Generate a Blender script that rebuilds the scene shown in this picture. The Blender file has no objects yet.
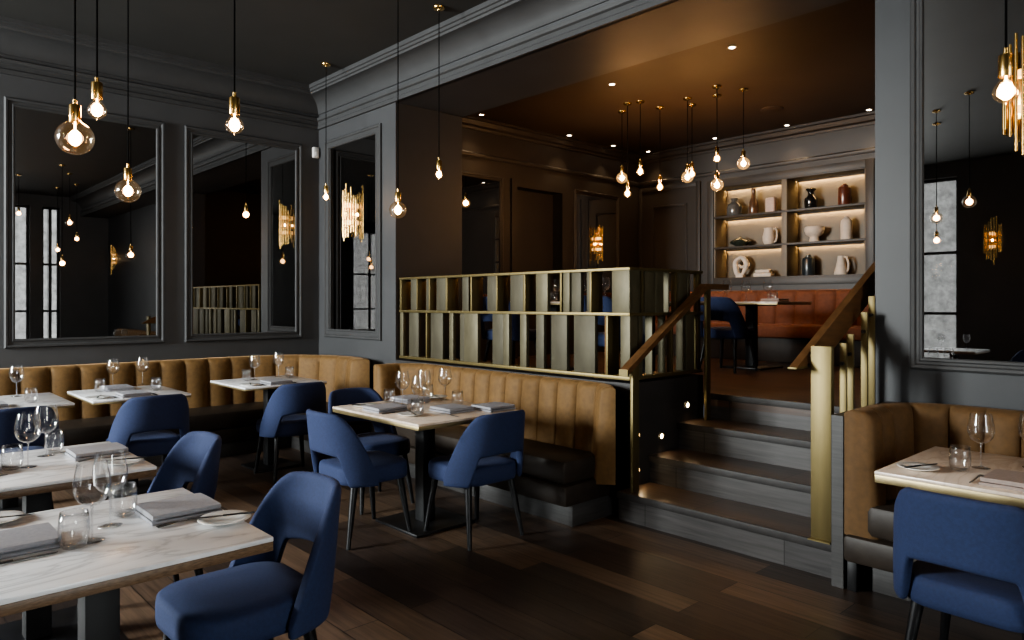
import bpy, bmesh, math, random
from mathutils import Vector, Matrix
random.seed(7)
PI = math.pi
SC = bpy.context.scene
COL = SC.collection

# ------------------------------------------------------------------ camera model
VPA, VPB, HOR, H = -155.0, 1285.0, 303.0, 1.54
F = math.sqrt((512 - VPA) * (VPB - 512))
AN = math.atan2(512 - VPA, F)
FW = Vector((-math.cos(AN), math.sin(AN), 0)); RT = Vector((math.sin(AN), math.cos(AN), 0))
def ray(px, py): return FW + RT * ((px - 512) / F) + Vector((0, 0, (HOR - py) / F))
def atz(px, py, z): d = ray(px, py); return Vector((0, 0, H)) + d * ((z - H) / d.z)
def atx(px, py, x): d = ray(px, py); return Vector((0, 0, H)) + d * (x / d.x)
def aty(px, py, y): d = ray(px, py); return Vector((0, 0, H)) + d * (y / d.y)
def atd(px, py, D): return Vector((0, 0, H)) + ray(px, py) * D

cd = bpy.data.cameras.new('camera'); cam = bpy.data.objects.new('camera', cd); COL.objects.link(cam)
cam.location = (0, 0, H); cam.rotation_euler = (PI / 2, 0, PI / 2 - AN)
cd.sensor_width = 36; cd.lens = F / 1024 * 36; cd.shift_y = -(320 - HOR) / 1024
cd.clip_start = 0.05
SC.camera = cam

# ------------------------------------------------------------------ materials
def nn(nt, t, **k):
    n = nt.nodes.new(t)
    for a, v in k.items(): setattr(n, a, v)
    return n
def newmat(name):
    m = bpy.data.materials.new(name); m.use_nodes = True
    return m, m.node_tree, m.node_tree.nodes['Principled BSDF']
def pmat(name, col, rough=.5, metal=0., var=0., scale=8., bump=0., bscale=60., stretch=None, sheen=0., coat=0., col2=None, spec=None):
    m, nt, b = newmat(name)
    b.inputs['Base Color'].default_value = (*col, 1); b.inputs['Roughness'].default_value = rough
    b.inputs['Metallic'].default_value = metal
    if sheen:
        b.inputs['Sheen Weight'].default_value = sheen; b.inputs['Sheen Roughness'].default_value = .4
        b.inputs['Sheen Tint'].default_value = (*[min(1, c * 3 + .1) for c in col], 1)
    if coat: b.inputs['Coat Weight'].default_value = coat; b.inputs['Coat Roughness'].default_value = .15
    if spec is not None: b.inputs['Specular IOR Level'].default_value = spec
    tc = nn(nt, 'ShaderNodeTexCoord'); mp = nn(nt, 'ShaderNodeMapping')
    nt.links.new(tc.outputs['Object'], mp.inputs['Vector'])
    if stretch: mp.inputs['Scale'].default_value = stretch
    if var or col2:
        n = nn(nt, 'ShaderNodeTexNoise'); n.inputs['Scale'].default_value = scale; n.inputs['Detail'].default_value = 5
        nt.links.new(mp.outputs['Vector'], n.inputs['Vector'])
        r = nn(nt, 'ShaderNodeValToRGB')
        c2 = col2 or tuple(c * (1 + var) for c in col); c1 = col if col2 else tuple(c * (1 - var) for c in col)
        r.color_ramp.elements[0].color = (*c1, 1); r.color_ramp.elements[1].color = (*c2, 1)
        r.color_ramp.elements[0].position = .3; r.color_ramp.elements[1].position = .7
        nt.links.new(n.outputs['Fac'], r.inputs['Fac']); nt.links.new(r.outputs['Color'], b.inputs['Base Color'])
    if bump:
        n2 = nn(nt, 'ShaderNodeTexNoise'); n2.inputs['Scale'].default_value = bscale; n2.inputs['Detail'].default_value = 3
        nt.links.new(mp.outputs['Vector'], n2.inputs['Vector'])
        bp = nn(nt, 'ShaderNodeBump'); bp.inputs['Strength'].default_value = bump; bp.inputs['Distance'].default_value = .01
        nt.links.new(n2.outputs['Fac'], bp.inputs['Height']); nt.links.new(bp.outputs['Normal'], b.inputs['Normal'])
    return m
def emat(name, col, s):
    m, nt, b = newmat(name)
    b.inputs['Base Color'].default_value = (*col, 1)
    b.inputs['Emission Color'].default_value = (*col, 1); b.inputs['Emission Strength'].default_value = s
    return m
def glassmat(name, tint=(1, 1, 1), base=.05, edge=.75, power=3.0, rough=.02):
    m, nt, b = newmat(name); nt.nodes.remove(b)
    out = nt.nodes['Material Output']
    tr = nn(nt, 'ShaderNodeBsdfTransparent'); tr.inputs['Color'].default_value = (*tint, 1)
    gl = nn(nt, 'ShaderNodeBsdfGlossy'); gl.inputs['Roughness'].default_value = rough
    lw = nn(nt, 'ShaderNodeLayerWeight'); lw.inputs['Blend'].default_value = .5
    pw = nn(nt, 'ShaderNodeMath', operation='POWER'); pw.inputs[1].default_value = power
    ma = nn(nt, 'ShaderNodeMath', operation='MULTIPLY_ADD'); ma.inputs[1].default_value = edge; ma.inputs[2].default_value = base
    mx = nn(nt, 'ShaderNodeMixShader')
    nt.links.new(lw.outputs['Facing'], pw.inputs[0]); nt.links.new(pw.outputs[0], ma.inputs[0])
    nt.links.new(ma.outputs[0], mx.inputs['Fac']); nt.links.new(tr.outputs[0], mx.inputs[1]); nt.links.new(gl.outputs[0], mx.inputs[2])
    nt.links.new(mx.outputs[0], out.inputs['Surface'])
    return m
def plankmat(name, c1, c2, c3, length=1.5, width=.19, rough=.38, axis_rot=0., gap=.006, bump=.25):
    m, nt, b = newmat(name)
    tc = nn(nt, 'ShaderNodeTexCoord'); mp = nn(nt, 'ShaderNodeMapping'); mp.inputs['Rotation'].default_value = (0, 0, axis_rot)
    nt.links.new(tc.outputs['Object'], mp.inputs['Vector'])
    br = nn(nt, 'ShaderNodeTexBrick'); br.offset = .37; br.offset_frequency = 2
    br.inputs['Scale'].default_value = 1.0; br.inputs['Brick Width'].default_value = length; br.inputs['Row Height'].default_value = width
    br.inputs['Mortar Size'].default_value = gap * .5; br.inputs['Mortar Smooth'].default_value = .3
    br.inputs['Color1'].default_value = (0, 0, 0, 1); br.inputs['Color2'].default_value = (1, 1, 1, 1); br.inputs['Mortar'].default_value = (.5, .5, .5, 1)
    nt.links.new(mp.outputs['Vector'], br.inputs['Vector'])
    rp = nn(nt, 'ShaderNodeValToRGB'); e = rp.color_ramp.elements
    e[0].color = (*c1, 1); e[1].color = (*c3, 1); k = e.new(.5); k.color = (*c2, 1)
    nt.links.new(br.outputs['Color'], rp.inputs['Fac'])
    mp2 = nn(nt, 'ShaderNodeMapping'); mp2.inputs['Scale'].default_value = (1.2, 22, 22)
    nt.links.new(mp.outputs['Vector'], mp2.inputs['Vector'])
    gn = nn(nt, 'ShaderNodeTexNoise'); gn.inputs['Scale'].default_value = 2.2; gn.inputs['Detail'].default_value = 6; gn.inputs['Distortion'].default_value = .6
    nt.links.new(mp2.outputs['Vector'], gn.inputs['Vector'])
    g2 = nn(nt, 'ShaderNodeMapRange'); g2.inputs['From Min'].default_value = .3; g2.inputs['From Max'].default_value = .7
    g2.inputs['To Min'].default_value = .6; g2.inputs['To Max'].default_value = 1.35
    nt.links.new(gn.outputs['Fac'], g2.inputs['Value'])
    mul = nn(nt, 'ShaderNodeVectorMath', operation='SCALE')
    nt.links.new(rp.outputs['Color'], mul.inputs[0]); nt.links.new(g2.outputs[0], mul.inputs['Scale'])
    mg = nn(nt, 'ShaderNodeMix', data_type='RGBA'); mg.inputs['B'].default_value = (.004, .003, .0025, 1)
    nt.links.new(br.outputs['Fac'], mg.inputs['Factor']); nt.links.new(mul.outputs[0], mg.inputs['A'])
    nt.links.new(mg.outputs['Result'], b.inputs['Base Color'])
    b.inputs['Roughness'].default_value = rough
    bp = nn(nt, 'ShaderNodeBump'); bp.inputs['Strength'].default_value = bump; bp.inputs['Distance'].default_value = .004
    ad = nn(nt, 'ShaderNodeMath', operation='SUBTRACT')
    sc = nn(nt, 'ShaderNodeMath', operation='MULTIPLY'); sc.inputs[1].default_value = .35
    nt.links.new(gn.outputs['Fac'], sc.inputs[0]); nt.links.new(sc.outputs[0], ad.inputs[0]); nt.links.new(br.outputs['Fac'], ad.inputs[1])
    nt.links.new(ad.outputs[0], bp.inputs['Height']); nt.links.new(bp.outputs['Normal'], b.inputs['Normal'])
    return m
def marblemat(name, base=(.90, .905, .92), vein=(.62, .625, .64), scale=2.2):
    m, nt, b = newmat(name)
    tc = nn(nt, 'ShaderNodeTexCoord'); mp = nn(nt, 'ShaderNodeMapping'); mp.inputs['Rotation'].default_value = (0, 0, .35); mp.inputs['Scale'].default_value = (2.4, .8, 1)
    oi = nn(nt, 'ShaderNodeObjectInfo'); nt.links.new(oi.outputs['Location'], mp.inputs['Location'])
    nt.links.new(tc.outputs['Object'], mp.inputs['Vector'])
    n = nn(nt, 'ShaderNodeTexNoise'); n.inputs['Scale'].default_value = scale; n.inputs['Detail'].default_value = 7; n.inputs['Distortion'].default_value = 1.6
    nt.links.new(mp.outputs['Vector'], n.inputs['Vector'])
    r = nn(nt, 'ShaderNodeValToRGB'); e = r.color_ramp.elements
    e[0].position = .40; e[0].color = (*base, 1); e[1].position = .60; e[1].color = (*base, 1)
    k = e.new(.49); k.color = (*vein, 1); k = e.new(.455); k.color = (*[c * .93 for c in base], 1)
    k = e.new(.52); k.color = (*[c * .9 for c in base], 1)
    nt.links.new(n.outputs['Fac'], r.inputs['Fac']); nt.links.new(r.outputs['Color'], b.inputs['Base Color'])
    b.inputs['Roughness'].default_value = .22
    return m
def stonemat(name):
    m, nt, b = newmat(name)
    tc = nn(nt, 'ShaderNodeTexCoord'); mp = nn(nt, 'ShaderNodeMapping'); nt.links.new(tc.outputs['Object'], mp.inputs['Vector'])
    br = nn(nt, 'ShaderNodeTexBrick'); br.inputs['Scale'].default_value = 1; br.inputs['Brick Width'].default_value = 1.3; br.inputs['Row Height'].default_value = .55
    br.inputs['Mortar Size'].default_value = .012
    br.inputs['Color1'].default_value = (.42, .42, .43, 1); br.inputs['Color2'].default_value = (.58, .58, .58, 1); br.inputs['Mortar'].default_value = (.2, .2, .2, 1)
    nt.links.new(mp.outputs['Vector'], br.inputs['Vector'])
    n = nn(nt, 'ShaderNodeTexNoise'); n.inputs['Scale'].default_value = 5; n.inputs['Detail'].default_value = 8; n.inputs['Roughness'].default_value = .7
    nt.links.new(tc.outputs['Object'], n.inputs['Vector'])
    mr = nn(nt, 'ShaderNodeMapRange'); mr.inputs['From Min'].default_value = .35; mr.inputs['From Max'].default_value = .65; mr.inputs['To Min'].default_value = .45; mr.inputs['To Max'].default_value = 1.15
    nt.links.new(n.outputs['Fac'], mr.inputs['Value'])
    mu = nn(nt, 'ShaderNodeVectorMath', operation='SCALE'); nt.links.new(br.outputs['Color'], mu.inputs[0]); nt.links.new(mr.outputs[0], mu.inputs['Scale'])
    nt.links.new(mu.outputs[0], b.inputs['Base Color']); b.inputs['Roughness'].default_value = .9
    return m

M = {}
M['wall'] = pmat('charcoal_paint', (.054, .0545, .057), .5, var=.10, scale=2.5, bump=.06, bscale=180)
M['wall_r'] = pmat('charcoal_paint_shaded', (.023, .0243, .027), .5, var=.10, scale=2.5, bump=.06, bscale=180)  # same charcoal paint; shade of the right side put into the colour
M['wall_up'] = pmat('charcoal_paint_warm_shade', (.038, .031, .026), .5, var=.10, scale=2.5, bump=.06, bscale=180)  # charcoal paint browned: the upper room's warm, dim light is in the colour
M['trim'] = pmat('trim_paint', (.054, .054, .055), .55, var=.06, scale=6, spec=.25)
M['ceil'] = pmat('ceiling_paint', (.036, .035, .033), .7, var=.08, scale=2)
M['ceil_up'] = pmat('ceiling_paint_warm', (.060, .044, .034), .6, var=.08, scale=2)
M['dark'] = pmat('dark_panel', (.034, .031, .030), .5, var=.15, scale=4)
M['floor'] = plankmat('smoked_oak_planks', (.019, .014, .0125), (.048, .032, .024), (.130, .083, .053), rough=.42)
M['floor_up'] = plankmat('oak_planks_upper', (.045, .022, .012), (.075, .036, .019), (.10, .05, .027), rough=.4)
M['tread'] = plankmat('stair_oak', (.050, .034, .026), (.075, .048, .035), (.095, .062, .043), length=1.1, width=.4, rough=.36, bump=.15)
M['riser'] = plankmat('riser_oak', (.038, .035, .0345), (.052, .048, .047), (.064, .059, .057), length=1.0, width=.5, rough=.5, bump=.15)
M['nosing'] = pmat('bronze_nosing', (.032, .029, .028), .6, .1, var=.2, scale=20)
M['brass'] = pmat('brushed_brass', (.165, .130, .058), .48, .75, var=.10, scale=4, stretch=(9, 9, .6))
M['brass_panel'] = pmat('antique_brass_panel', (.064, .056, .036), .6, .4, scale=9, col2=(.092, .083, .054), stretch=(1, 1, .45), bump=.1, bscale=40)
M['brass_pale'] = pmat('pale_brass_panel', (.098, .086, .052), .55, .45, scale=14, col2=(.13, .115, .07), stretch=(1, 1, .6))
M['bronze'] = pmat('bronze_rail', (.17, .085, .035), .42, .35, var=.25, scale=5, stretch=(6, 1, 6))
M['velvet'] = pmat('ochre_velvet', (.140, .076, .023), .75, var=.16, scale=26, bump=.12, bscale=220, sheen=.35)
M['velvet_b'] = pmat('ochre_velvet_shaded', (.105, .055, .018), .78, var=.16, scale=26, bump=.12, bscale=220, sheen=.15)  # ochre velvet darkened: the booth's dimmer light is in the colour
M['velvet_r'] = pmat('rust_velvet', (.15, .047, .019), .75, var=.16, scale=26, bump=.12, bscale=220, sheen=.35)
M['leather'] = pmat('brown_leather', (.028, .021, .016), .48, var=.2, scale=14, bump=.05, bscale=90, spec=.3)
M['plinth'] = pmat('grey_wood_plinth', (.045, .043, .042), .5, var=.25, scale=6, stretch=(1, 1, 14))
M['blue'] = pmat('blue_upholstery', (.017, .029, .083), .85, var=.12, scale=90, bump=.18, bscale=420, sheen=.08)
M['leg'] = pmat('black_steel', (.010, .010, .011), .4, .3, var=.2, scale=10)
M['blackwood'] = pmat('black_column', (.0045, .0045, .005), .6, var=.2, scale=10)
M['marble'] = marblemat('white_marble')
M['marble_w'] = marblemat('warm_lit_marble', (.74, .62, .51), (.60, .49, .40))  # marble with the pendants' warm light put into its colour
M['edge_wood'] = pmat('walnut_edge', (.16, .10, .058), .45, var=.35, scale=8, stretch=(6, 6, 30))
M['edge_brass'] = pmat('table_brass_edge', (.30, .24, .13), .4, .8, var=.2, scale=8)
M['glass'] = glassmat('clear_glass', base=.08, edge=.95, power=2.2, rough=0)
M['stem'] = glassmat('glass_stem', base=.30, edge=.6, power=1.5)
M['tumbler'] = glassmat('tumbler_glass', base=.07, edge=.95, power=2.2, rough=0)
M['bulb'] = glassmat('bulb_glass', (1, .95, .86), base=.05, edge=.8, power=2.2)
_nt = M['bulb'].node_tree; _o = _nt.nodes['Material Output']; _s = _o.inputs['Surface'].links[0].from_socket
_a = nn(_nt, 'ShaderNodeAddShader'); _e = nn(_nt, 'ShaderNodeEmission'); _e.inputs['Color'].default_value = (1, .55, .2, 1); _e.inputs['Strength'].default_value = .03  # faint emission paints a halo onto the glass around the filament
_nt.links.new(_s, _a.inputs[0]); _nt.links.new(_e.outputs[0], _a.inputs[1]); _nt.links.new(_a.outputs[0], _o.inputs['Surface'])
M['bulb_halo'] = M['bulb'].copy(); M['bulb_halo'].node_tree.nodes['Emission'].inputs['Strength'].default_value = .30  # stronger halo painted into the glass of the upper cluster
M['pane'] = glassmat('window_glass', (.96, .98, .97), base=.03, edge=.5, power=4)
M['china'] = pmat('white_china', (.74, .73, .70), .18, var=.03, scale=4, coat=.3)
M['linen'] = pmat('grey_linen', (.29, .29, .315), .9, var=.08, scale=60, bump=.25, bscale=350)
M['linen_w'] = pmat('taupe_linen', (.30, .245, .22), .9, var=.08, scale=60, bump=.25, bscale=350)
M['steel'] = pmat('black_cutlery_steel', (.10, .095, .09), .28, .9, var=.1, scale=30)
M['filament'] = emat('glowing_filament', (1, .56, .19), 70)
M['cord'] = pmat('black_cord', (.002, .002, .002), .95, var=.1, scale=50, spec=.1)
M['gold'] = pmat('polished_gold', (.72, .47, .17), .22, 1., var=.08, scale=10)
M['glow'] = emat('warm_glow', (1, .58, .22), 3.5)
M['led'] = emat('led_strip', (1, .64, .26), 55)
M['lens'] = emat('downlight_lens', (1, .86, .66), 26)
M['steplens'] = emat('step_light_lens', (1, .80, .52), 30)
M['mirror'] = pmat('smoked_mirror', (.36, .355, .35), .012, 1., var=.02, scale=1)
M['shelf'] = pmat('shelf_brown', (.040, .032, .026), .5, var=.15, scale=5)
M['shelf_back'] = pmat('shelf_back', (.165, .138, .105), .6, var=.06, scale=5)
M['stone'] = stonemat('pale_stone')
M['frame'] = pmat('window_frame', (.012, .012, .013), .5, var=.1, scale=8)
M['plastic'] = pmat('white_plastic', (.62, .61, .58), .4, var=.03, scale=8)
M['cream'] = pmat('cream_ceramic', (.60, .50, .41), .6, var=.08, scale=22, bump=.1, bscale=80)
M['pinkish'] = pmat('pale_pink_ceramic', (.58, .43, .36), .6, var=.08, scale=22)
M['smoke'] = pmat('smoky_glaze', (.085, .083, .08), .2, var=.2, scale=14, coat=.4)
M['amber'] = pmat('amber_glaze', (.11, .055, .03), .22, var=.25, scale=14, coat=.4)
M['blackgl'] = pmat('black_glaze', (.010, .010, .010), .15, var=.2, scale=14, coat=.5)
M['redgl'] = pmat('oxblood_glaze', (.11, .033, .018), .28, var=.25, scale=14, coat=.3)
M['green'] = pmat('dark_green_glaze', (.030, .036, .028), .25, var=.25, scale=14, coat=.4)
M['navy'] = pmat('blue_black_glaze', (.020, .027, .032), .3, var=.2, scale=14, coat=.3)

# ------------------------------------------------------------------ mesh helpers
def finish(name, bm, mat, parent=None, smooth=None, loc=None):
    bmesh.ops.recalc_face_normals(bm, faces=bm.faces)
    me = bpy.data.meshes.new(name); bm.to_mesh(me); bm.free()
    o = bpy.data.objects.new(name, me); COL.objects.link(o)
    me.materials.append(M[mat])
    if smooth is not None:
        me.polygons.foreach_set('use_smooth', [True] * len(me.polygons))
        if smooth < 180: me.set_sharp_from_angle(angle=math.radians(smooth))
    if parent: o.parent = parent
    if loc: o.location = loc
    return o
def add_box(bm, x0, x1, y0, y1, z0, z1, bev=0., seg=2):
    r = bmesh.ops.create_cube(bm, size=1)
    vs = r['verts']
    for v in vs:
        v.co = Vector(((x0 + x1) / 2 + v.co.x * (x1 - x0), (y0 + y1) / 2 + v.co.y * (y1 - y0), (z0 + z1) / 2 + v.co.z * (z1 - z0)))
    if bev:
        es = list({e for v in vs for e in v.link_edges})
        bmesh.ops.bevel(bm, geom=es, offset=bev, segments=seg, affect='EDGES', profile=.5)
def box(name, mat, parent, x0, x1, y0, y1, z0, z1, bev=0., seg=2):
    bm = bmesh.new(); add_box(bm, x0, x1, y0, y1, z0, z1, bev, seg)
    return finish(name, bm, mat, parent, 40 if bev else None)
def boxes(name, mat, parent, lst, bev=0.):
    bm = bmesh.new()
    for b in lst: add_box(bm, *b, bev)
    return finish(name, bm, mat, parent, 40 if bev else None)
def add_lathe(bm, prof, seg=24, cx=0, cy=0):
    rings = []
    for r, z in prof:
        if r < 1e-5: rings.append([bm.verts.new((cx, cy, z))])
        else: rings.append([bm.verts.new((cx + r * math.cos(2 * PI * i / seg), cy + r * math.sin(2 * PI * i / seg), z)) for i in range(seg)])
    for a, b in zip(rings, rings[1:]):
        if len(a) == 1 and len(b) == 1: continue
        for i in range(seg):
            j = (i + 1) % seg
            if len(a) == 1: bm.faces.new((a[0], b[i], b[j]))
            elif len(b) == 1: bm.faces.new((a[i], a[j], b[0]))
            else: bm.faces.new((a[i], a[j], b[j], b[i]))
def lathe(name, mat, parent, prof, seg=24, smooth=50):
    bm = bmesh.new(); add_lathe(bm, prof, seg); return finish(name, bm, mat, parent, smooth)
def add_tube(bm, pts, rad, seg=10, cap=True):
    pts = [Vector(p) for p in pts]; n = len(pts); rings = []
    rads = rad if isinstance(rad, (list, tuple)) else [rad] * n
    up = None
    for i, p in enumerate(pts):
        t = (pts[min(i + 1, n - 1)] - pts[max(i - 1, 0)]).normalized()
        if up is None: up = Vector((0, 0, 1)) if abs(t.z) < .9 else Vector((1, 0, 0))
        a = t.cross(up).normalized(); up = a.cross(t).normalized()
        rings.append([bm.verts.new(p + (a * math.cos(2 * PI * k / seg) + up * math.sin(2 * PI * k / seg)) * rads[i]) for k in range(seg)])
    for a, b in zip(rings, rings[1:]):
        for k in range(seg): bm.faces.new((a[k], a[(k + 1) % seg], b[(k + 1) % seg], b[k]))
    if cap: bm.faces.new(rings[0][::-1]); bm.faces.new(rings[-1])
def add_extrude(bm, prof, fn0, fn1):
    """prism between two placements of one 2D outline"""
    a = [bm.verts.new(fn0(*p)) for p in prof]; b = [bm.verts.new(fn1(*p)) for p in prof]
    n = len(prof)
    for i in range(n): bm.faces.new((a[i], a[(i + 1) % n], b[(i + 1) % n], b[i]))
    bm.faces.new(a[::-1]); bm.faces.new(b)
def tag(o, label=None, cat=None, group=None, kind=None):
    if label: o['label'] = label
    if cat: o['category'] = cat
    if group: o['group'] = group
    if kind: o['kind'] = kind
    return o
def thing(name, label, cat, loc=(0, 0, 0), rz=0, group=None):
    o = bpy.data.objects.new(name, None); COL.objects.link(o)
    o.location = loc; o.rotation_euler = (0, 0, rz); o.empty_display_size = .1
    return tag(o, label, cat, group)
def struct(o, label=None, cat=None): return tag(o, label, cat, kind='structure')
def dup(root, loc, rz, label, group=None, scale=None):
    r = root.copy(); COL.objects.link(r); r.location = loc; r.rotation_euler = (0, 0, rz)
    if scale: r.scale = scale
    r['label'] = label
    if group: r['group'] = group
    for ch in list(root.children):
        c = ch.copy(); COL.objects.link(c); c.parent = r
        for g in ch.children:
            d = g.copy(); COL.objects.link(d); d.parent = c
    return r
def rounded_rect(w, d, r, n=5):
    pts = []
    for cx, cy, a0 in ((w / 2 - r, d / 2 - r, 0), (-w / 2 + r, d / 2 - r, PI / 2), (-w / 2 + r, -d / 2 + r, PI), (w / 2 - r, -d / 2 + r, 1.5 * PI)):
        for i in range(n + 1):
            a = a0 + PI / 2 * i / n; pts.append((cx + r * math.cos(a), cy + r * math.sin(a)))
    return pts

# ------------------------------------------------------------------ main dimensions
XL, YW, YR, XE, YB = -7.92, 4.18, 4.75, 3.9, -5.0      # left wall, screen wall, right wall, wall at camera right, wall behind
ZC, ZL, U, ZCU = 4.06, 3.62, .81, 3.86                 # ceiling, lintel underside, upper floor, upper ceiling
XO0, XO1 = -6.27, -1.756                               # opening to the upper room
XS, XS1 = -3.23, -1.705                                 # stair sides
YUB, XUL, XUR = 9.2, -6.95, -.9
R = U / 4
NOS = [4.01, 4.38, 4.75, 5.12]

# ------------------------------------------------------------------ room shell
def s_box(name, mat, *b, label=None): return struct(box(name, mat, None, *b), label)
s_box('floor', 'floor', XL - .3, XE + .3, YB - .3, YR + .1, -.12, 0)
s_box('ceiling', 'ceil', XL - .3, XE + .3, YB - .3, YW + .9, ZC, ZC + .15)
s_box('wall_left', 'wall', XL - .2, XL, YB - .2, YW + .2, 0, ZC)
s_box('wall_front_left', 'wall', XL - .1, XO0, YW, 5.06, 0, ZC)
s_box('wall_lintel', 'wall', XO0, XE, YW, 5.06, ZL, ZC)
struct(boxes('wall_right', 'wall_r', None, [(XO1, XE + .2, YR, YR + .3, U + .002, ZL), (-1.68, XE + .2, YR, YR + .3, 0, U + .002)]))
struct(boxes('wall_screen_base', 'dark', None, [(XO0, XS - .13, YW, 4.34, 0, .952)]))
s_box('floor_platform', 'floor_up', XO0, XS - .13, 4.34, 5.15, U - .1, U)
# upper room
s_box('floor_upper', 'floor_up', XUL - .2, XUR + .2, 5.14, YUB + .4, U - .1, U)
s_box('ceiling_upper', 'ceil_up', XUL - .2, XUR + .2, 5.06, YUB + .4, ZCU, ZCU + .1)
s_box('wall_upper_right', 'wall_up', XUR, XUR + .15, 5.0, YUB + .4, 0, ZCU)
# upper left wall with a doorway recess
P = {k: atx(*v, XUL) for k, v in dict(d0=(516, 187), d1=(561, 194), m0=(463, 176), m1=(500, 181), n0=(576, 195), n1=(616, 200)).items()}
dz = P['d0'].z
struct(boxes('wall_upper_left', 'wall_up', None, [(XUL - .2, XUL, 5.0, P['d0'].y, U - .1, ZCU), (XUL - .2, XUL, P['d1'].y, YUB + .3, U - .1, ZCU),
        (XUL - .2, XUL, P['d0'].y, P['d1'].y, dz, ZCU), (XUL - .36, XUL - .19, P['d0'].y - .1, P['d1'].y + .1, U - .1, dz + .1)]))
# upper back wall with the shelf niche opening
n0, n1 = aty(714, 188, YUB), aty(866, 276, YUB)
sx0, sx1, sz1, sz0 = n0.x, n1.x, aty(790, 177.5, YUB).z, aty(790, 277, YUB).z
struct(boxes('wall_upper_back', 'wall_up', None, [(XUL - .2, sx0, YUB, YUB + .35, U - .1, ZCU), (sx1, XUR + .1, YUB, YUB + .35, U - .1, ZCU),
        (sx0, sx1, YUB, YUB + .35, U - .1, sz0), (sx0, sx1, YUB, YUB + .35, sz1, ZCU)]))

# cornices and mouldings
def cornice(name, prof, p0, p1, nrm, mat='trim'):
    """prof: (offset from wall, z) outline swept from p0 to p1; nrm points into the room"""
    bm = bmesh.new(); n = Vector((*nrm, 0))
    add_extrude(bm, prof, lambda o, z: Vector((*p0, z)) + n * o, lambda o, z: Vector((*p1, z)) + n * o)
    return struct(finish(name, bm, mat, None, 30))
CR = [(-.02, 3.80)] + [(.215 - .20 * math.cos(k * PI / 2 / 10), 3.80 + .165 * math.sin(k * PI / 2 / 10)) for k in range(11)] + [(.215, 3.965), (.222, 3.985), (.238, 3.99), (.24, 4.015), (.255, 4.02), (.258, ZC + .01), (-.02, ZC + .01)]
BD = [(-.02, ZL), (.03, ZL), (.03, 3.66), (.018, 3.67), (.018, 3.71), (.04, 3.72), (.045, 3.75), (.015, 3.765), (-.02, 3.765)]
cornice('trim_1', CR, (XL, YB), (XL, YW), (1, 0)); cornice('trim_2', CR, (XL, YW), (XE, YW), (0, -1))
cornice('trim_3', BD, (XL, YB), (XL, YW), (1, 0)); cornice('trim_4', BD, (XL, YW), (XE, YW), (0, -1))
CU = [(-.02, 3.72), (.02, 3.72), (.03, 3.75), (.06, 3.77), (.08, 3.82), (.10, 3.83), (.10, ZCU + .01), (-.02, ZCU + .01)]
cornice('trim_5', CU, (XUL, 5.0), (XUL, YUB), (1, 0), 'wall_up'); cornice('trim_6', CU, (XUL, YUB), (XUR, YUB), (0, -1), 'wall_up')
CM = [(-.02, 3.38), (.02, 3.38), (.03, 3.40), (.03, 3.42), (.015, 3.44), (-.02, 3.44)]
cornice('trim_7', CM, (XUL, 5.0), (XUL, YUB), (1, 0), 'wall_up'); cornice('trim_8', CM, (XUL, YUB), (XUR, YUB), (0, -1), 'wall_up')
# door casing in the upper left wall
struct(boxes('door_1', 'wall_up', None, [(XUL - .01, XUL + .03, P['d0'].y - .10, P['d0'].y, U, dz + .10), (XUL - .01, XUL + .03, P['d1'].y, P['d1'].y + .10, U, dz + .10),
        (XUL - .01, XUL + .03, P['d0'].y, P['d1'].y, dz, dz + .10), (XUL - .20, XUL - .16, P['d0'].y, P['d1'].y, U, dz)]), 'dark door recess in the upper left wall')
# panelled door in the upper back wall
a, b = aty(643, 194, YUB), aty(697, 186, YUB); c, d_ = aty(653, 207, YUB), aty(688, 203, YUB)
zt = (a.z + b.z) / 2; zp = (c.z + d_.z) / 2
def ring(x0, x1, z0, z1, w, y0, y1): return [(x0, x0 + w, y0, y1, z0, z1), (x1 - w, x1, y0, y1, z0, z1), (x0 + w, x1 - w, y0, y1, z1 - w, z1), (x0 + w, x1 - w, y0, y1, z0, z0 + w)]
dr = struct(box('door_2', 'wall_up', None, a.x, b.x, YUB - .02, YUB + .01, U, zt), 'tall panelled door left of the lit shelves')
boxes('door_casing', 'wall_up', dr, ring(a.x - .07, b.x + .07, U - .05, zt + .07, .07, YUB - .035, YUB), .006)
boxes('door_moulding', 'wall_up', dr, ring(c.x, d_.x, U + .5, zp, .035, YUB - .04, YUB - .015), .006)
# left pier panel seen above the seat end
struct(boxes('trim_9', 'trim', None, ring(-6.40, -6.06, .25, .86, .03, YW - .02, YW + .01)))

# walls behind the camera with windows (seen in the mirrors; daylight enters here; one added for fill light)
def wall_y(name, y0, y1, x0, x1, holes, z0h, z1h):
    lst = []; x = x0
    for h0, h1 in holes:
        lst += [(x, h0, y0, y1, 0, ZC), (h0, h1, y0, y1, 0, z0h), (h0, h1, y0, y1, z1h, ZC)]; x = h1
    lst.append((x, x1, y0, y1, 0, ZC)); return struct(boxes(name, 'wall', None, lst))
def wall_x(name, x0, x1, y0, y1, holes, z0h, z1h):
    lst = []; y = y0
    for h0, h1 in holes:
        lst += [(x0, x1, y, h0, 0, ZC), (x0, x1, h0, h1, 0, z0h), (x0, x1, h0, h1, z1h, ZC)]; y = h1
    lst.append((x0, x1, y, y1, 0, ZC)); return struct(boxes(name, 'wall', None, lst))
WB = [(-7.75, -5.75), (-5.5, -3.97), (-2.75, -1.25), (.3, 1.8)]; WE = [(-4.6, -3.25), (0, 1.5), (2.15, 3.13), (3.37, 3.74)]  # second opening in WE is added, to let in the fill lamp
ZW0, ZW1 = .35, 3.8
wall_y('wall_behind', YB - .3, YB, XL - .2, XE + .3, WB, ZW0, ZW1)
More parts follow.
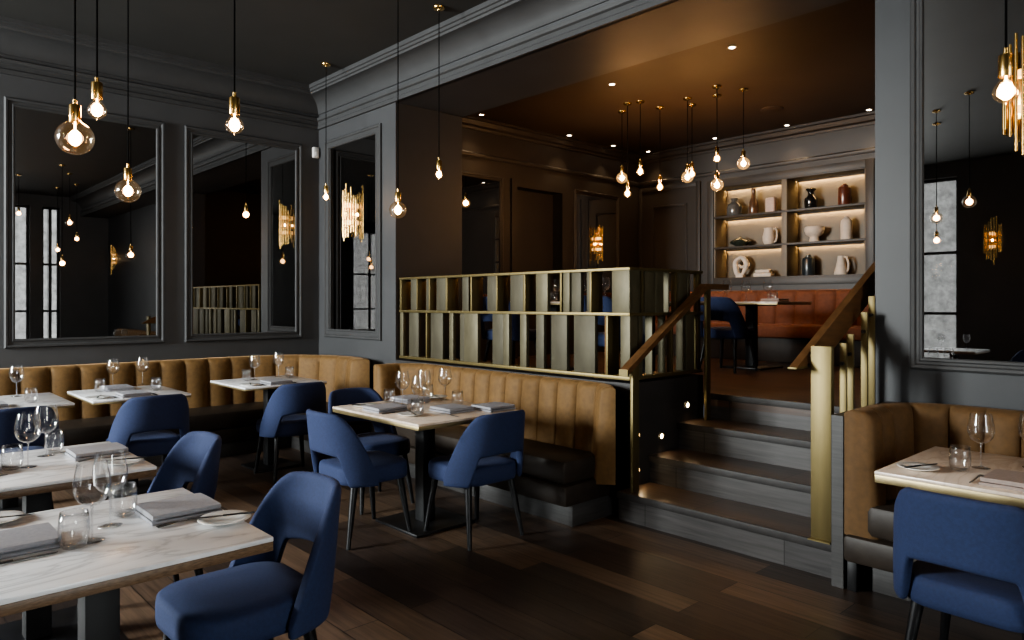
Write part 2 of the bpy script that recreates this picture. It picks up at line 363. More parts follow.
wall_x('wall_camera_right', XE, XE + .3, YB - .3, YR + .3, WE, ZW0, ZW1)
wi = 0
for axis, holes in (('y', WB), ('x', WE)):
    for h0, h1 in holes:
        wi += 1
        t = bpy.data.objects.new('window_%d' % wi, None); COL.objects.link(t)
        tag(t, 'tall steel framed window, pane row %d, seen at most in the wall mirrors' % wi, None, None, 'structure')
        fr = []; w = .05; mid = (h0 + h1) / 2
        spans = [(h0, h0 + w, ZW0, ZW1), (h1 - w, h1, ZW0, ZW1), (mid - .03, mid + .03, ZW0, ZW1)] + [(h0, h1, z - .025, z + .025) for z in (ZW0 + .025, 1.35, 2.45, ZW1 - .025)]
        for u0, u1, z0, z1 in spans:
            fr.append((u0, u1, YB - .2, YB - .14, z0, z1) if axis == 'y' else (XE + .14, XE + .2, u0, u1, z0, z1))
        boxes('window_frame', 'frame', t, fr)
        box('window_pane', 'pane', t, *((h0, h1, YB - .175, YB - .170, ZW0, ZW1) if axis == 'y' else (XE + .170, XE + .175, h0, h1, ZW0, ZW1)))
s_box('wall_outside_behind', 'stone', -16, 14, YB - 6.4, YB - 6, -.5, 9, label='pale stone facade across the street, seen in mirrors')
fx = s_box('wall_outside_right', 'stone', -10, 12, -.2, .2, -.5, 9, label='pale stone facade beyond the side windows, seen in mirrors')
fx.rotation_euler = (0, 0, PI / 2); fx.location = (XE + 6.3, 0, 0)

# ------------------------------------------------------------------ mirrors
def mirror(label, axis, w0, w1, z0, z1, plane, sgn, fw=.085, mat='trim', group=None):
    """axis 'x': plane x=plane, w is y; sgn: room side"""
    cx = (w0 + w1) / 2; hw = (w1 - w0) / 2
    t = thing('wall_mirror', label, 'mirror', (plane, cx, z0) if axis == 'x' else (cx, plane, z0), 0, group)
    h = z1 - z0
    # moulded frame: stepped profile, mitred
    prof = [(0, 0), (0, .022), (.012, .032), (.028, .030), (.036, .018), (fw - .026, .018), (fw - .018, .026), (fw - .006, .024), (fw, .010), (fw, 0)]
    bm = bmesh.new()
    def pt(u, v, o): return (sgn * o, u, v) if axis == 'x' else (u, sgn * o, v)
    loops = []
    for (su, sv) in ((-1, 0), (1, 0), (1, 1), (-1, 1)):
        loops.append([bm.verts.new(pt(su * (hw - i), (i if sv == 0 else h - i), o)) for i, o in prof])
    for k in range(4):
        A, B = loops[k], loops[(k + 1) % 4]
        for i in range(len(prof) - 1): bm.faces.new((A[i], A[i + 1], B[i + 1], B[i]))
    finish('mirror_frame', bm, mat, t)
    q = (-hw + fw * .9, hw - fw * .9)
    bm = bmesh.new()
    if axis == 'x': add_box(bm, min(0, sgn * .008), max(0, sgn * .008), *q, fw * .9, h - fw * .9)
    else: add_box(bm, *q, min(0, sgn * .008), max(0, sgn * .008), fw * .9, h - fw * .9)
    finish('mirror_glass', bm, 'mirror', t)
    return t
def yz(px, py): return atx(px, py, XL)
mirror('large dark wall mirror left of the other two, above the left banquette', 'x', yz(3.75, 99).y, yz(164.5, 122.6).y, 1.125, 3.415, XL, 1)
mirror('large dark wall mirror on the left wall, beside the room corner', 'x', yz(184.2, 126.3).y, yz(301.5, 145).y, 1.125, 3.415, XL, 1)
mirror('narrow grey framed mirror with brass sconce between corner and brass screen', 'y', aty(326, 140, YW).x, aty(382, 126, YW).x, 1.14, 3.45, YW, -1, .10)
mirror('tall grey framed mirror above the right-hand booth', 'y', aty(911, 368, YR).x, -.28, 1.14, 3.52, YR, -1, .075)
mirror('dark mirror on upper level wall beside the pier, reflecting shelves', 'x', P['m0'].y - .25, P['m1'].y + .04, U + .55, P['m1'].z + .05, XUL, 1, .06, 'wall_up')
mirror('dark mirror with glowing sconce on upper level wall', 'x', P['n0'].y - .06, P['n1'].y + .06, U + .55, P['n1'].z + .06, XUL, 1, .06, 'wall_up')

# ------------------------------------------------------------------ staircase
st = thing('staircase', 'four wide dark timber steps with bronze nosings up to upper level', 'stairs', ((XS + XS1) / 2, NOS[0], 0))
def sub(o, t): o.location = Vector(o.location) - Vector(t.location); return o
for i in range(4):
    z1 = R * (i + 1); y0 = NOS[i]; y1 = NOS[i + 1] + .05 if i < 3 else 5.14
    xl = XS; xrr = XS1 + .02 if i < 2 else XO1 - .003
    sub(box('tread', 'tread' if i < 3 else 'floor_up', st, xl, xrr, y0 + .012, y1, z1 - .045, z1), st)
    rr = bmesh.new(); add_box(rr, xl, xrr, -.012, .012, -(R - .045) / 2, (R - .045) / 2)
    o = finish('riser', rr, 'riser', st); o.location = Vector((0, y0 + .04, z1 - .045 - (R - .045) / 2)) - Vector((st.location.x, st.location.y, 0)); o.location.x = -st.location.x
    sub(box('nosing', 'nosing', st, xl, xrr, y0, y0 + .014, z1 - .047, z1 + .002, .003), st)
# side walls of the flight
s_box('wall_stair_left', 'dark', XS - .12, XS - .002, YW - .01, 5.14, 0, .80)
struct(boxes('wall_stair_right', 'plinth', None, [(XS1 + .022, XS1 + .085, 3.94, YR - .005, 0, .93)]))
s_box('wall_stair_curb', 'dark', XS - .16, XS + .005, YW - .01, 5.12, .80, .955)
# step lights
for i, (px, py) in enumerate(((661, 436), (687, 405), (637, 435), (637, 470))):
    p = atx(px, py, XS)
    t = thing('step_light', ['round step light above the second step', 'round step light above the third step', 'step light peeping out beside the slim brass post, upper one',
              'step light peeping out beside the slim brass post, lower one'][i], 'light', p, 0, 'step lights in the stair side wall')
    bm = bmesh.new(); add_lathe(bm, [(0, .006), (.016, .006), (.020, .002)], 16); bmesh.ops.rotate(bm, verts=bm.verts, matrix=Matrix.Rotation(PI / 2, 3, 'Y'))
    finish('lens', bm, 'steplens', t, 40)
    bm = bmesh.new(); add_lathe(bm, [(.019, .0), (.019, .010), (.026, .008), (.027, 0)], 16); bmesh.ops.rotate(bm, verts=bm.verts, matrix=Matrix.Rotation(PI / 2, 3, 'Y'))
    finish('bezel', bm, 'brass', t, 40)
    l = bpy.data.lights.new('step_lamp', 'SPOT'); l.energy = .6; l.color = (1, .72, .4); l.spot_size = 2.2; l.spot_blend = .7; l.shadow_soft_size = .015
    lo = bpy.data.objects.new('step_lamp', l); COL.objects.link(lo); lo.parent = t; lo.location = (.03, 0, 0); lo.rotation_euler = (0, PI / 2 - .75, 0)
    lo.rotation_euler = Vector((.55, 0, -.8)).to_track_quat('-Z', 'Y').to_euler()

# ------------------------------------------------------------------ handrails
def bar(bm, p0, p1, w, h):
    """bar in the y-z plane (constant x): w across x, h vertical"""
    p0 = Vector(p0); p1 = Vector(p1); vs = []
    for p in (p0, p1):
        vs.append([bm.verts.new((p.x + sx * w / 2, p.y, p.z + dz)) for sx, dz in ((-1, 0), (1, 0), (1, h), (-1, h))])
    a, b = vs
    for i in range(4): bm.faces.new((a[i], a[(i + 1) % 4], b[(i + 1) % 4], b[i]))
    bm.faces.new(a[::-1]); bm.faces.new(b)
xr = -3.13
q0 = atx(627, 372, xr); q1 = atx(704, 288, xr); q2 = atx(725, 287, xr)
t = thing('stair_handrail', 'left stair handrail in bronze with slim brass posts beside the screen', 'handrail', (xr, q0.y, R))
bm = bmesh.new()
bar(bm, (0, -.03, q0.z - .02 - R), (0, q1.y - q0.y, q1.z - R - .01), .07, .042); bar(bm, (0, q1.y - q0.y, q1.z - R - .01), (0, q2.y - q0.y, q1.z - R - .01), .07, .042)
finish('rail', bm, 'bronze', t)
box('rail_end_cap', 'brass', t, -.038, .038, -.042, -.028, q0.z - .026 - R, q0.z + .02 - R)
box('post', 'brass', t, -.012, .012, .05, .125, 0, q0.z + .045 - R, .002)
p5 = 5.0 - q0.y
box('post', 'brass', t, -.012, .012, p5 - .0, p5 + .06, U - R - .2, q1.z - R, .002)
# right handrail
xr = -1.88
q0 = atx(793, 367, xr); q1 = atx(875, 265, xr)
t = thing('stair_handrail', 'right stair handrail, deep bronze board on wide flat brass post', 'handrail', (xr, q0.y, R))
sl = (q1.z - q0.z) / (q1.y - q0.y); L = 5.2 - q0.y
HB = .168
bm = bmesh.new(); pl = [(0, q0.z - R), (HB / sl, q0.z - R), (L, q0.z + sl * L - HB - R), (L, q0.z + sl * L - R)]
add_extrude(bm, pl, lambda y, z: Vector((-.024, y, z)), lambda y, z: Vector((.024, y, z))); finish('rail', bm, 'bronze', t)
box('rail_end_cap', 'brass', t, -.026, .026, -.012, HB / sl, q0.z - .012 - R, q0.z - .001 - R, .001)
ny = 4.04 - q0.y
zt_ = aty(822, 346, 4.04).z
box('newel_post', 'brass', t, .045, .162, ny - .02, ny + .02, 0, zt_ - R, .003)
box('newel_plate', 'brass', t, .041, .166, ny - .05, ny + .05, 0, .008)
for px, py in ((843.5, 343), (850.5, 334), (864.5, 312), (872, 296)):
    p = atx(px, py, -1.775); y_ = p.y - q0.y
    zb_ = (.4 if p.y < 4.38 else .6 if p.y < 4.75 else U) - R + .001
    b_ = box('baluster', 'brass', t, .085, .125, y_ - .008, y_ + .008, zb_, p.z - R, .002)
    bm = bmesh.new(); add_tube(bm, [(.105, y_ - .03, p.z - .12 - R), (.105, y_ - .006, p.z - .12 - R)], .011, 10); finish('bracket_knob', bm, 'leg', b_, 40)
bm = bmesh.new(); add_tube(bm, [(.0, ny, q0.z + sl * ny - .07 - R), (.05, ny, q0.z + sl * ny - .07 - R)], .012, 10); finish('bracket_knob', bm, 'leg', t, 40)

# ------------------------------------------------------------------ brass partition screen
Z0s, Z1s = aty(630, 381, YW).z, aty(630, 267, YW).z
Zm = aty(630, 314.5, YW).z
x_l = aty(399, 300, YW).x; x_r = aty(629.6, 300, YW).x
DP = .14
scn = thing('partition_screen', 'antique brass slatted partition screen with open frames at platform edge', 'screen', (x_r, YW, Z0s))
def sb(name, mat, x0, x1, y0, y1, z0, z1, bev=.002): return box(name, mat, scn, x0 - x_r, x1 - x_r, y0 - YW, y1 - YW, z0 - Z0s, z1 - Z0s, bev)
y_e = atx(703, 300, x_r).y
for z0, z1 in ((Z0s - .0, Z0s + .028), (Zm - .012, Zm + .012), (Z1s - .022, Z1s)):
    sb('rail', 'brass', x_l, x_r, YW, YW + DP, z0, z1); sb('rail', 'brass', x_r - DP, x_r, YW + DP, y_e, z0, z1)
def C1(v): return v / 6.4 + 384
def C2(v): return v / 6.4 + 544
UP = [(100, 110, 'b'), (160, 205, 'p'), (205, 212, 'f'), (258, 282, 'p'), (284, 292, 'f'), (325, 392, 'p'), (392, 403, 'f'), (490, 530, 'p'), (550, 560, 'f'), (650, 714, 'p'), (714, 723, 'f'), (797, 890, 'p'), (890, 902, 'f')]
UP = [(C1(a), C1(b), k) for a, b, k in UP] + [(C1(970), C2(20), 'l')] + [(C2(a), C2(b), k) for a, b, k in ((100, 110, 'f'), (120, 160, 'l'), (165, 225, 'p'), (262, 283, 'p'), (288, 301, 'f'), (432, 545, 'l'))]
LO = [(100, 120, 'l'), (150, 210, 'p'), (265, 273, 'f'), (288, 365, 'p'), (415, 440, 'l'), (475, 508, 'p'), (510, 597, 'l'), (683, 757, 'p'), (760, 797, 'l'), (868, 908, 'l'), (962, 1012, 'p')]
LO = [(C1(a), C1(b), k) for a, b, k in LO] + [(C2(a), C2(b), k) for a, b, k in ((35, 135, 'p'), (180, 315, 'p'), (360, 391, 'd'), (393, 406, 'f'), (487, 548, 'l'))]
for rows, z0, z1 in ((UP, Zm + .012, Z1s - .022), (LO, Z0s + .028, Zm - .012)):
    for a, b, k in rows:
        xa, xb = aty(a, 300, YW).x, aty(b, 300, YW).x
        if k == 'f' or k == 'b': sb('fin', 'brass', xa, max(xb, xa + .012) if xb - xa < .05 else xa + .03, YW + .002, YW + DP - .002, z0, z1, .001)
        elif k == 'p': sb('panel', 'brass_panel', xa, xb, YW + .02, YW + .055, z0, z1)
        elif k == 'd': sb('panel', 'bronze', xa, xb, YW + .05, YW + .08, z0, z1)
        else: sb('panel', 'brass_pale', xa, xb, YW + .004, YW + .04, z0, z1)
for rows, z0, z1 in (((554, 622, 'd'), (632, 640, 'f'), (655, 718, 'd'), (722, 774, 'd'), (800, 830, 'l'), (846, 858, 'f'), (865, 928, 'd'), (933, 978, 'l'), (990, 1004, 'f')), Zm + .012, Z1s - .022), \
        (((554, 606, 'd'), (618, 640, 'd'), (695, 712, 'l'), (775, 795, 'l'), (820, 830, 'f'), (892, 914, 'l'), (918, 970, 'd'), (990, 1004, 'f')), Z0s + .028, Zm - .012):
    for a, b, k in rows:
        ya, yb = atx(C2(a), 300, x_r).y, atx(C2(b), 300, x_r).y
        if k == 'l': sb('fin', 'brass_pale', x_r - .085, x_r - .02, ya + .02, ya + .034, z0, z1, .001)
        elif k == 'f': sb('fin', 'brass', x_r - .05, x_r - .004, ya, max(yb, ya + .014), z0, z1, .001)
        else: sb('panel', 'brass_pale', x_r - .045, x_r - .012, ya, yb, z0, z1)

# ------------------------------------------------------------------ banquettes
def channel_back(name, mat, parent, path, ch, zb, zt, thick, lean=.06, bulge=.036, loc=(0, 0, 0), per=12):
    """path: list of (x,y) with the seat on its right-hand side; vertical channels of width ch"""
    P_ = [Vector((x, y)) for x, y in path]
    seg = [(P_[i + 1] - P_[i]).length for i in range(len(P_) - 1)]; tot = sum(seg)
    nch = max(1, round(tot / ch)); N = nch * per
    def at(s):
        s = min(max(s, 0), tot - 1e-6)
        for i, l in enumerate(seg):
            if s <= l or i == len(seg) - 1: return P_[i].lerp(P_[i + 1], min(1, s / l))
            s -= l
    bm = bmesh.new(); cols = []
    hh = zt - zb
    prof = [(1, 0., 0.), (1, .0, .25), (1, 0, .5), (1, 0, .75), (1, 0., .88)]
    for k in range(N + 1):
        s = tot * k / N; p = at(s)
        e = .06
        tg = (at(s + e) - at(s - e)).normalized(); nr = Vector((tg.y, -tg.x))
        u = (k % per) / per
        bl = bulge * (abs(math.sin(PI * u)) ** .5) if 0 < k < N else 0
        col = []
        for _, o, v in prof:
            col.append((p + nr * (bl - lean * v), zb + hh * v))
        r = .055
        for a in (20, 45, 70, 90):   # rounded top
            a = math.radians(a); col.append((p + nr * ((bl * (1 - a / PI)) - lean - r * (1 - math.cos(a)) + lean * .08), zt - r * 1.0 + r * math.sin(a) - (0.004 if u == 0 else 0)))
        col.append((p - nr * (thick - .02), zt - .003)); col.append((p - nr * thick, zt - .02)); col.append((p - nr * thick, zb))
        cols.append([bm.verts.new((q.x - loc[0], q.y - loc[1], z - loc[2])) for q, z in col])
    for A, B in zip(cols, cols[1:]):
        for i in range(len(A)):
            j = (i + 1) % len(A); bm.faces.new((A[i], A[j], B[j], B[i]))
    bm.faces.new(cols[0]); bm.faces.new(cols[-1][::-1])
    return finish(name, bm, mat, parent, 70)
def arc(cx, cy, r, a0, a1, n=10): return [(cx + r * math.cos(math.radians(a0 + (a1 - a0) * i / n)), cy + r * math.sin(math.radians(a0 + (a1 - a0) * i / n))) for i in range(n + 1)]

# left wall banquette (runs along the wall and turns the corner)
o1 = (-7.3, 1.6, 0)
t = thing('banquette', 'long ochre velvet channelled banquette along the left wall and corner', 'banquette', o1)
pth = [(-7.66, -.75), (-7.66, 3.2)] + arc(-7.0, 3.24, .66, 180, 90, 12) + [(-6.85, 3.895), (-6.70, 3.87), (-6.61, 3.82)]
channel_back('backrest', 'velvet', t, pth, .235, .30, .955, .22, lean=.05, loc=o1)
def lb(name, mat, t, lst, bev=.02): return boxes(name, mat, t, [(a - t.location.x, b - t.location.x, c - t.location.y, d - t.location.y, e, f) for a, b, c, d, e, f in lst], bev)
lb('seat_cushion', 'leather', t, [(-7.72, -7.14, -.75, 3.95, .29, .46), (-7.15, -6.5, 3.40, 3.95, .29, .46)], .035)
lb('seat_base', 'leather', t, [(-7.88, -7.16, -.75, 4.14, .14, .29), (-7.2, -6.5, 3.42, 4.14, .14, .29)])
lb('plinth', 'plinth', t, [(-7.88, -7.22, -.75, 4.14, 0, .14), (-7.2, -6.55, 3.48, 4.14, 0, .14)], .003)
# banquette under the screen
o2 = (-4.6, 3.9, 0)
t = thing('banquette', 'ochre velvet channelled banquette below the brass screen', 'banquette', o2)
pth = [(-5.86, 3.74)] + arc(-5.66, 3.84, .20, 180, 90, 6) + [(-5.3, 4.04), (-3.62, 4.03)] + [(-3.50, 4.02), (-3.41, 3.985), (-3.34, 3.93), (-3.305, 3.885)]
channel_back('backrest', 'velvet', t, pth, .205, .26, .95, .132, lean=.045, loc=o2)
lb('seat_cushion', 'leather', t, [(-5.80, -3.33, 3.58, 4.0, .295, .46)], .035)
lb('seat_base', 'leather', t, [(-5.80, -3.31, 3.57, 4.05, .15, .295)], .02)
lb('plinth', 'plinth', t, [(-5.76, -3.33, 3.66, 4.1, 0, .15)], .003)
# right booth
o3 = (-.6, 4.2, 0)
t = thing('banquette', 'shaded ochre velvet corner booth with dark leather seat beside the stairs', 'banquette', o3)
pth = [(-1.475, 3.93), (-1.475, 4.24)] + arc(-1.235, 4.25, .24, 180, 90, 8) + [(-1.0, 4.49), (2.2, 4.49)]
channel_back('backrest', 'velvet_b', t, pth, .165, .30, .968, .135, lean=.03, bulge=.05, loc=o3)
lb('seat_cushion', 'leather', t, [(-1.50, 2.2, 3.92, 4.5, .31, .48)], .035)
lb('seat_base', 'leather', t, [(-1.61, 2.2, 3.90, 4.6, .16, .305)], .025)
lb('plinth', 'plinth', t, [(-1.5, 2.2, 4.02, 4.6, 0, .16)], .003)
lb('leg', 'leg', t, [(-1.60, -1.55, 3.94, 3.99, 0, .16)], .003)
# upper level banquette
o4 = (-4.2, 8.8, U)
t = thing('banquette', 'rust velvet banquette on the upper level below the shelves', 'banquette', o4)
pth = [(-6.6, 8.9), (-3.05, 8.9)] + arc(-3.05, 8.6, .3, 90, 30, 4)
channel_back('backrest', 'velvet_r', t, pth, .26, U + .3, U + .9, .16, lean=.06, loc=o4)
def lbu(name, mat, lst, bev=.02): return boxes(name, mat, t, [(a + 4.2, b + 4.2, c - 8.8, d - 8.8, e, f) for a, b, c, d, e, f in lst], bev)
lbu('seat_cushion', 'velvet_r', [(-6.6, -2.85, 8.35, 8.95, .30, .46)], .04)
lbu('seat_base', 'leather', [(-6.6, -2.85, 8.42, 9.15, .0, .30)], .01)

# ------------------------------------------------------------------ dining chair
def make_chair(label):
    t = thing('dining_chair', label, 'chair', (0, 0, 0), 0, 'blue upholstered dining chairs')
    bm = bmesh.new()       # seat: soft rounded pad, domed
    outl = rounded_rect(.47, .47, .12, 7)
    lv = [(.90, .355), (.985, .362), (1.0, .385), (1.0, .43), (.985, .452), (.93, .463), (.6, .468)]
    rings = [[bm.verts.new((x * s * (1 - .06 * (y < 0) * min(1, -y / .24)), y * s, z)) for x, y in outl] for s, z in lv]
    n = len(outl)
    for A, B in zip(rings, rings[1:]):
        for i in range(n): bm.faces.new((A[i], A[(i + 1) % n], B[(i + 1) % n], B[i]))
    bm.faces.new(rings[0][::-1]); bm.faces.new(rings[-1])
    o = finish('seat', bm, 'blue', t, 180)
    # backrest: wrapped shell with an arched cut-out above the seat
    bm = bmesh.new(); NC = 60; NR = 9; fm = math.radians(84); cols = []
    def sstep(a, b, x): x = min(1, max(0, (x - a) / (b - a))); return x * x * (3 - 2 * x)
    for i in range(NC + 1):
        f = -fm + 2 * fm * i / NC; af = abs(math.degrees(f))
        zt = .800 - .006 * (af / 30) ** 2 if af < 30 else .794 - .409 * ((af - 30) / 54) ** 2.3
        zt = max(zt, .385)
        zb = .355 + (.548 - .355) * (1 - sstep(33, 46, af))
        if af < 40: zb -= .022 * (af / 40) ** 2
        if zb > zt - .01: zb = zt - .01
        sx, cx = math.sin(f), math.cos(f)
        X = .248 * math.copysign(abs(sx) ** .78, sx); Y = -.262 * math.copysign(abs(cx) ** .72, cx)
        col = []
        for j in range(NR + 1):
            z = zb + (zt - zb) * j / NR
            ln = .13 * max(0, z - .40) * max(0, cx) ** .5
            col.append(bm.verts.new((X * (1 - .20 * max(0, z - .46)), Y - ln, z)))
        cols.append(col)
    for A, B in zip(cols, cols[1:]):
        for j in range(NR): bm.faces.new((A[j], A[j + 1], B[j + 1], B[j]))
    o = finish('backrest', bm, 'blue', t, 180)
    m = o.modifiers.new('thick', 'SOLIDIFY'); m.thickness = .036; m.offset = 1
    m = o.modifiers.new('round', 'SUBSURF'); m.levels = 1; m.render_levels = 1
    # make sure the shell thickens inwards
    for sx in (-1, 1):
        for sy in (-1, 1):
            bm = bmesh.new(); add_tube(bm, [(sx * .17, sy * .16, .375), (sx * .215, sy * (.215 if sy > 0 else .23), .0)], [.024, .013], 12)
            finish('leg', bm, 'leg', t, 60)
    return t
chairs = [((-4.20, 2.54, 0), 0, 'blue chair with its back to camera at the table below the screen'),
    ((-3.69, 3.07, 0), PI / 2, 'blue chair at the right end of the table below the screen'),
    ((-4.80, 2.98, 0), -PI / 2, 'blue chair behind the left end of the table below the screen'),
    ((-2.61, 1.06, 0), PI + .02, 'large blue chair at the far end of the nearest marble table'),
    ((-2.60, .12, 0), 0, 'blue chair seat just showing in the bottom left corner'),
    ((-3.86, 1.08, 0), PI, 'blue chair at the far end of the second marble table'),
    ((-6.02, .83, 0), PI / 2, 'blue chair at the left edge, back turned, at the leftmost wall table'),
    ((-6.06, 1.72, 0), PI / 2, 'blue chair at the middle wall banquette table, back turned'),
    ((-6.10, 2.93, 0), PI / 2 - .06, 'blue chair at the wall banquette table nearest the corner'),
    ((-.79, 3.24, 0), -.03, 'dark blue chair at the right-hand booth table, seen from behind'),
    ((-2.95, -3.45, 0), PI / 2, 'blue chair at the rear of the room, seen only in the right-hand mirror'),
    ((-4.10, 7.00, U), 0, 'blue chair on the upper level before the shelves, right of the stair rail'),
    ((-4.05, 4.98, U), 0, 'blue chair on the upper level behind the right end of the screen'),
    ((-5.35, 4.98, U), 0, 'blue chair on the upper level behind the middle of the screen')]
ch0 = None
for loc, rz, lab in chairs:
    if ch0 is None: ch0 = make_chair(lab); ch0.location = loc; ch0.rotation_euler = (0, 0, rz); ch0.scale = (1.05, 1.05, 1.07)
    else: dup(ch0, loc, rz, lab, scale=(1.0,) * 3 if loc[2] else None)

# ------------------------------------------------------------------ tables
ZT, ZTU = .80, .745
def table(label, x0, x1, y0, y1, zf=0., top='marble', edge='edge_wood', th=.045, co=(0, 0), bh=(.25, .25), ZT=ZT):
    cx, cy = (x0 + x1) / 2, (y0 + y1) / 2; hx, hy = (x1 - x0) / 2, (y1 - y0) / 2
    t = thing('dining_table', label, 'table', (cx, cy, zf))
    tp = box('tabletop', top, t, -hx, hx, -hy, hy, ZT - .016, ZT, .004)
    box('table_edge', edge, tp, -hx + .001, hx - .001, -hy + .001, hy - .001, ZT - th, ZT - .016, .002)
    box('column', 'blackwood', t, co[0] - .05, co[0] + .05, co[1] - .05, co[1] + .05, .02, ZT - th - .01, .004)
    box('base_plate', 'leg', t, co[0] - bh[0], co[0] + bh[0], co[1] - bh[1], co[1] + bh[1], 0, .02, .004)
    box('top_support', 'leg', t, -.2, .2, -.2, .2, ZT - th - .012, ZT - th + .002)
    return t
f1 = atz(272, 537, ZT); f1b = atz(185, 487, ZT)
T = {}
def corner(px, py): return atz(px, py, ZT)
c_f1, c_f1b = corner(272, 537), corner(185, 487)
T['F1'] = (c_f1b.x, c_f1.x, .20, (c_f1.y + c_f1b.y) / 2)
c, b_ = corner(157, 466), corner(109, 441)
T['F2'] = (b_.x, c.x, .25, (c.y + b_.y) / 2)
a, b_, c = corner(334, 406), corner(425, 427), corner(510, 409)
T['CT'] = (a.x + .01, (b_.x + c.x) / 2 + .0, (a.y + b_.y) / 2, 3.42)
a, b_ = corner(875, 471), corner(934, 446)
T['BT'] = ((a.x + b_.x) / 2, -.10, a.y, b_.y)
c = corner(75, 403); T['B1'] = (-6.97, c.x, .55, c.y)
a, b_, c = corner(69, 391), corner(93, 401.5), corner(190, 393); T['B2'] = (a.x, b_.x, b_.y, c.y)
a, b_, c = corner(211, 380.5), corner(245, 388), corner(325, 381); T['B3'] = (a.x, b_.x, b_.y, c.y)
table('nearest white marble table with wooden edge at lower left', *T['F1'])
table('white marble table at left edge, second from camera', *T['F2'])
table('marble table with brass edge before the banquette below the screen', *T['CT'], 0, 'marble_w', 'edge_brass', .04)
table('warm-lit stone table with brass edge at the right-hand booth', *T['BT'], 0, 'marble_w', 'edge_brass', .05, (0, -.12), (.2, .14))
table('white table along the left wall, leftmost of the three', *T['B1'], 0, 'marble', 'edge_brass', .03, (.05, 0), (.2, .2))
table('white table along the left wall, middle of the three', *T['B2'], 0, 'marble', 'edge_brass', .03, (.05, 0), (.2, .2))
table('white table along the left wall, nearest the room corner', *T['B3'], 0, 'marble', 'edge_brass', .03, (.05, 0), (.2, .2))
T['U1'] = (-4.62, -3.60, 7.12, 7.92); T['U2'] = (-4.72, -3.80, 5.42, 6.15); T['U3'] = (-5.95, -5.05, 5.42, 6.15)
table('upper level table beyond the stairs below the shelves', *T['U1'], U, 'marble_w', 'edge_brass', .035, ZT=ZTU)
table('upper level table behind the right end of the screen', *T['U2'], U, 'marble_w', 'edge_brass', .035, ZT=ZTU)
table('upper level table behind the middle of the screen', *T['U3'], U, 'marble_w', 'edge_brass', .035, ZT=ZTU)
T['X1'] = (-4.0, -3.2, -3.9, -3.1)
table('marble table at the rear of the room, seen only in the right-hand mirror', *T['X1'])
PH = dict(F1='nearest marble table', F2='second marble table at left', CT='table below the screen', BT='right-hand booth table', B1='leftmost wall table', B2='middle wall table',
          B3='corner wall table', U1='upper level table by the shelves', U2='upper table behind screen right end', U3='upper table behind screen middle')

# ------------------------------------------------------------------ tableware prototypes
def wall_prof(outer, th):
    """closed thin vessel from an outer profile (bottom to top)"""
    inner = [(max(0, r - th), z) for r, z in outer[::-1]]
    return outer + inner
def proto_wine(label, loc):
    t = thing('wine_glass', label, 'wine glass', loc, 0, 'stemmed wine glasses')
    lathe('bowl', 'glass', t, [(.004, .116), (.020, .119), (.038, .131), (.050, .149), (.0555, .170), (.0555, .190), (.050, .224), (.0435, .257)], 28, 180)
    lathe('stem', 'stem', t, [(.0045, .006), (.0038, .02), (.0034, .07), (.0040, .106), (.006, .118)], 12, 180)
    lathe('foot', 'glass', t, [(0, .0005), (.038, .0005), (.039, .002), (.02, .004), (.005, .009), (0, .010)], 28, 180)
    return t
def proto_tumbler(label, loc):
    t = thing('water_tumbler', label, 'glass', loc, 0, 'low water tumblers')
    lathe('tumbler_wall', 'tumbler', t, [(0, .001), (.026, .001), (.036, .006), (.0425, .024), (.045, .052), (.0435, .085), (.0395, .116), (.038, .116), (.0418, .085), (.0432, .052), (.040, .024), (.030, .014), (0, .012)], 28, 180)
    return t
def proto_plate(label, loc):
    t = lathe('side_plate', 'china', None, [(0, .001), (.050, .001), (.055, .004), (.085, .012), (.090, .0145), (.088, .0165), (.057, .008), (.050, .006), (0, .006)], 36, 180)
    t.location = loc; return tag(t, label, 'plate', 'white side plates')
def proto_napkin(label, loc, mat):
    # a cloth folded in three, seen as stacked rounded layers
    bm = bmesh.new(); w, L, hh = .115, .122, .0115
    pts = []
    def row(z, x0, x1, n=8): return [(x0 + (x1 - x0) * i / n, z) for i in range(n + 1)]
    lay = [(.0, .011), (.016, .032)]
    for k, (z0, z1) in enumerate(lay):
        x0, x1 = -w + .004 * k, w - .006 * k
        prof = [(x0 + .004, z0)] + [(x1 - .006, z0), (x1, (z0 + z1) / 2), (x1 - .005, z1)] + [(x, z1 + .002 * math.sin((x - x0) / (x1 - x0) * PI)) for x in (x1 * .6, 0, x0 * .6)] + [(x0 + .004, z1), (x0, (z0 + z1) / 2)]
        Lk = L - .004 * k
        add_extrude(bm, prof, lambda x, z: Vector((x, -Lk, z)), lambda x, z: Vector((x, Lk, z)))
    o = finish('folded_napkin', bm, mat, None, 50); o.location = loc
    return tag(o, label, 'napkin', 'folded napkins')
def proto_fork(label, loc):
    bm = bmesh.new(); z = .003
    out = [(-.003, -.10), (.003, -.10), (.0035, -.04), (.0025, .03), (.006, .045), (.011, .055), (.011, .10), (.0075, .10), (.0075, .066), (.0045, .066), (.0045, .10), (.0015, .10), (.0015, .066), (-.0015, .066), (-.0015, .10), (-.0045, .10), (-.0045, .066), (-.0075, .066), (-.0075, .10), (-.011, .10), (-.011, .055), (-.006, .045), (-.0025, .03), (-.0035, -.04)]
    def h(y): return .002 + .006 * math.exp(-((y - .04) / .03) ** 2)
    add_extrude(bm, out, lambda x, y: Vector((x, y, h(y))), lambda x, y: Vector((x, y, h(y) + .0025)))
    o = finish('fork', bm, 'steel', None); o.location = loc; return tag(o, label, 'fork', 'dark steel forks')
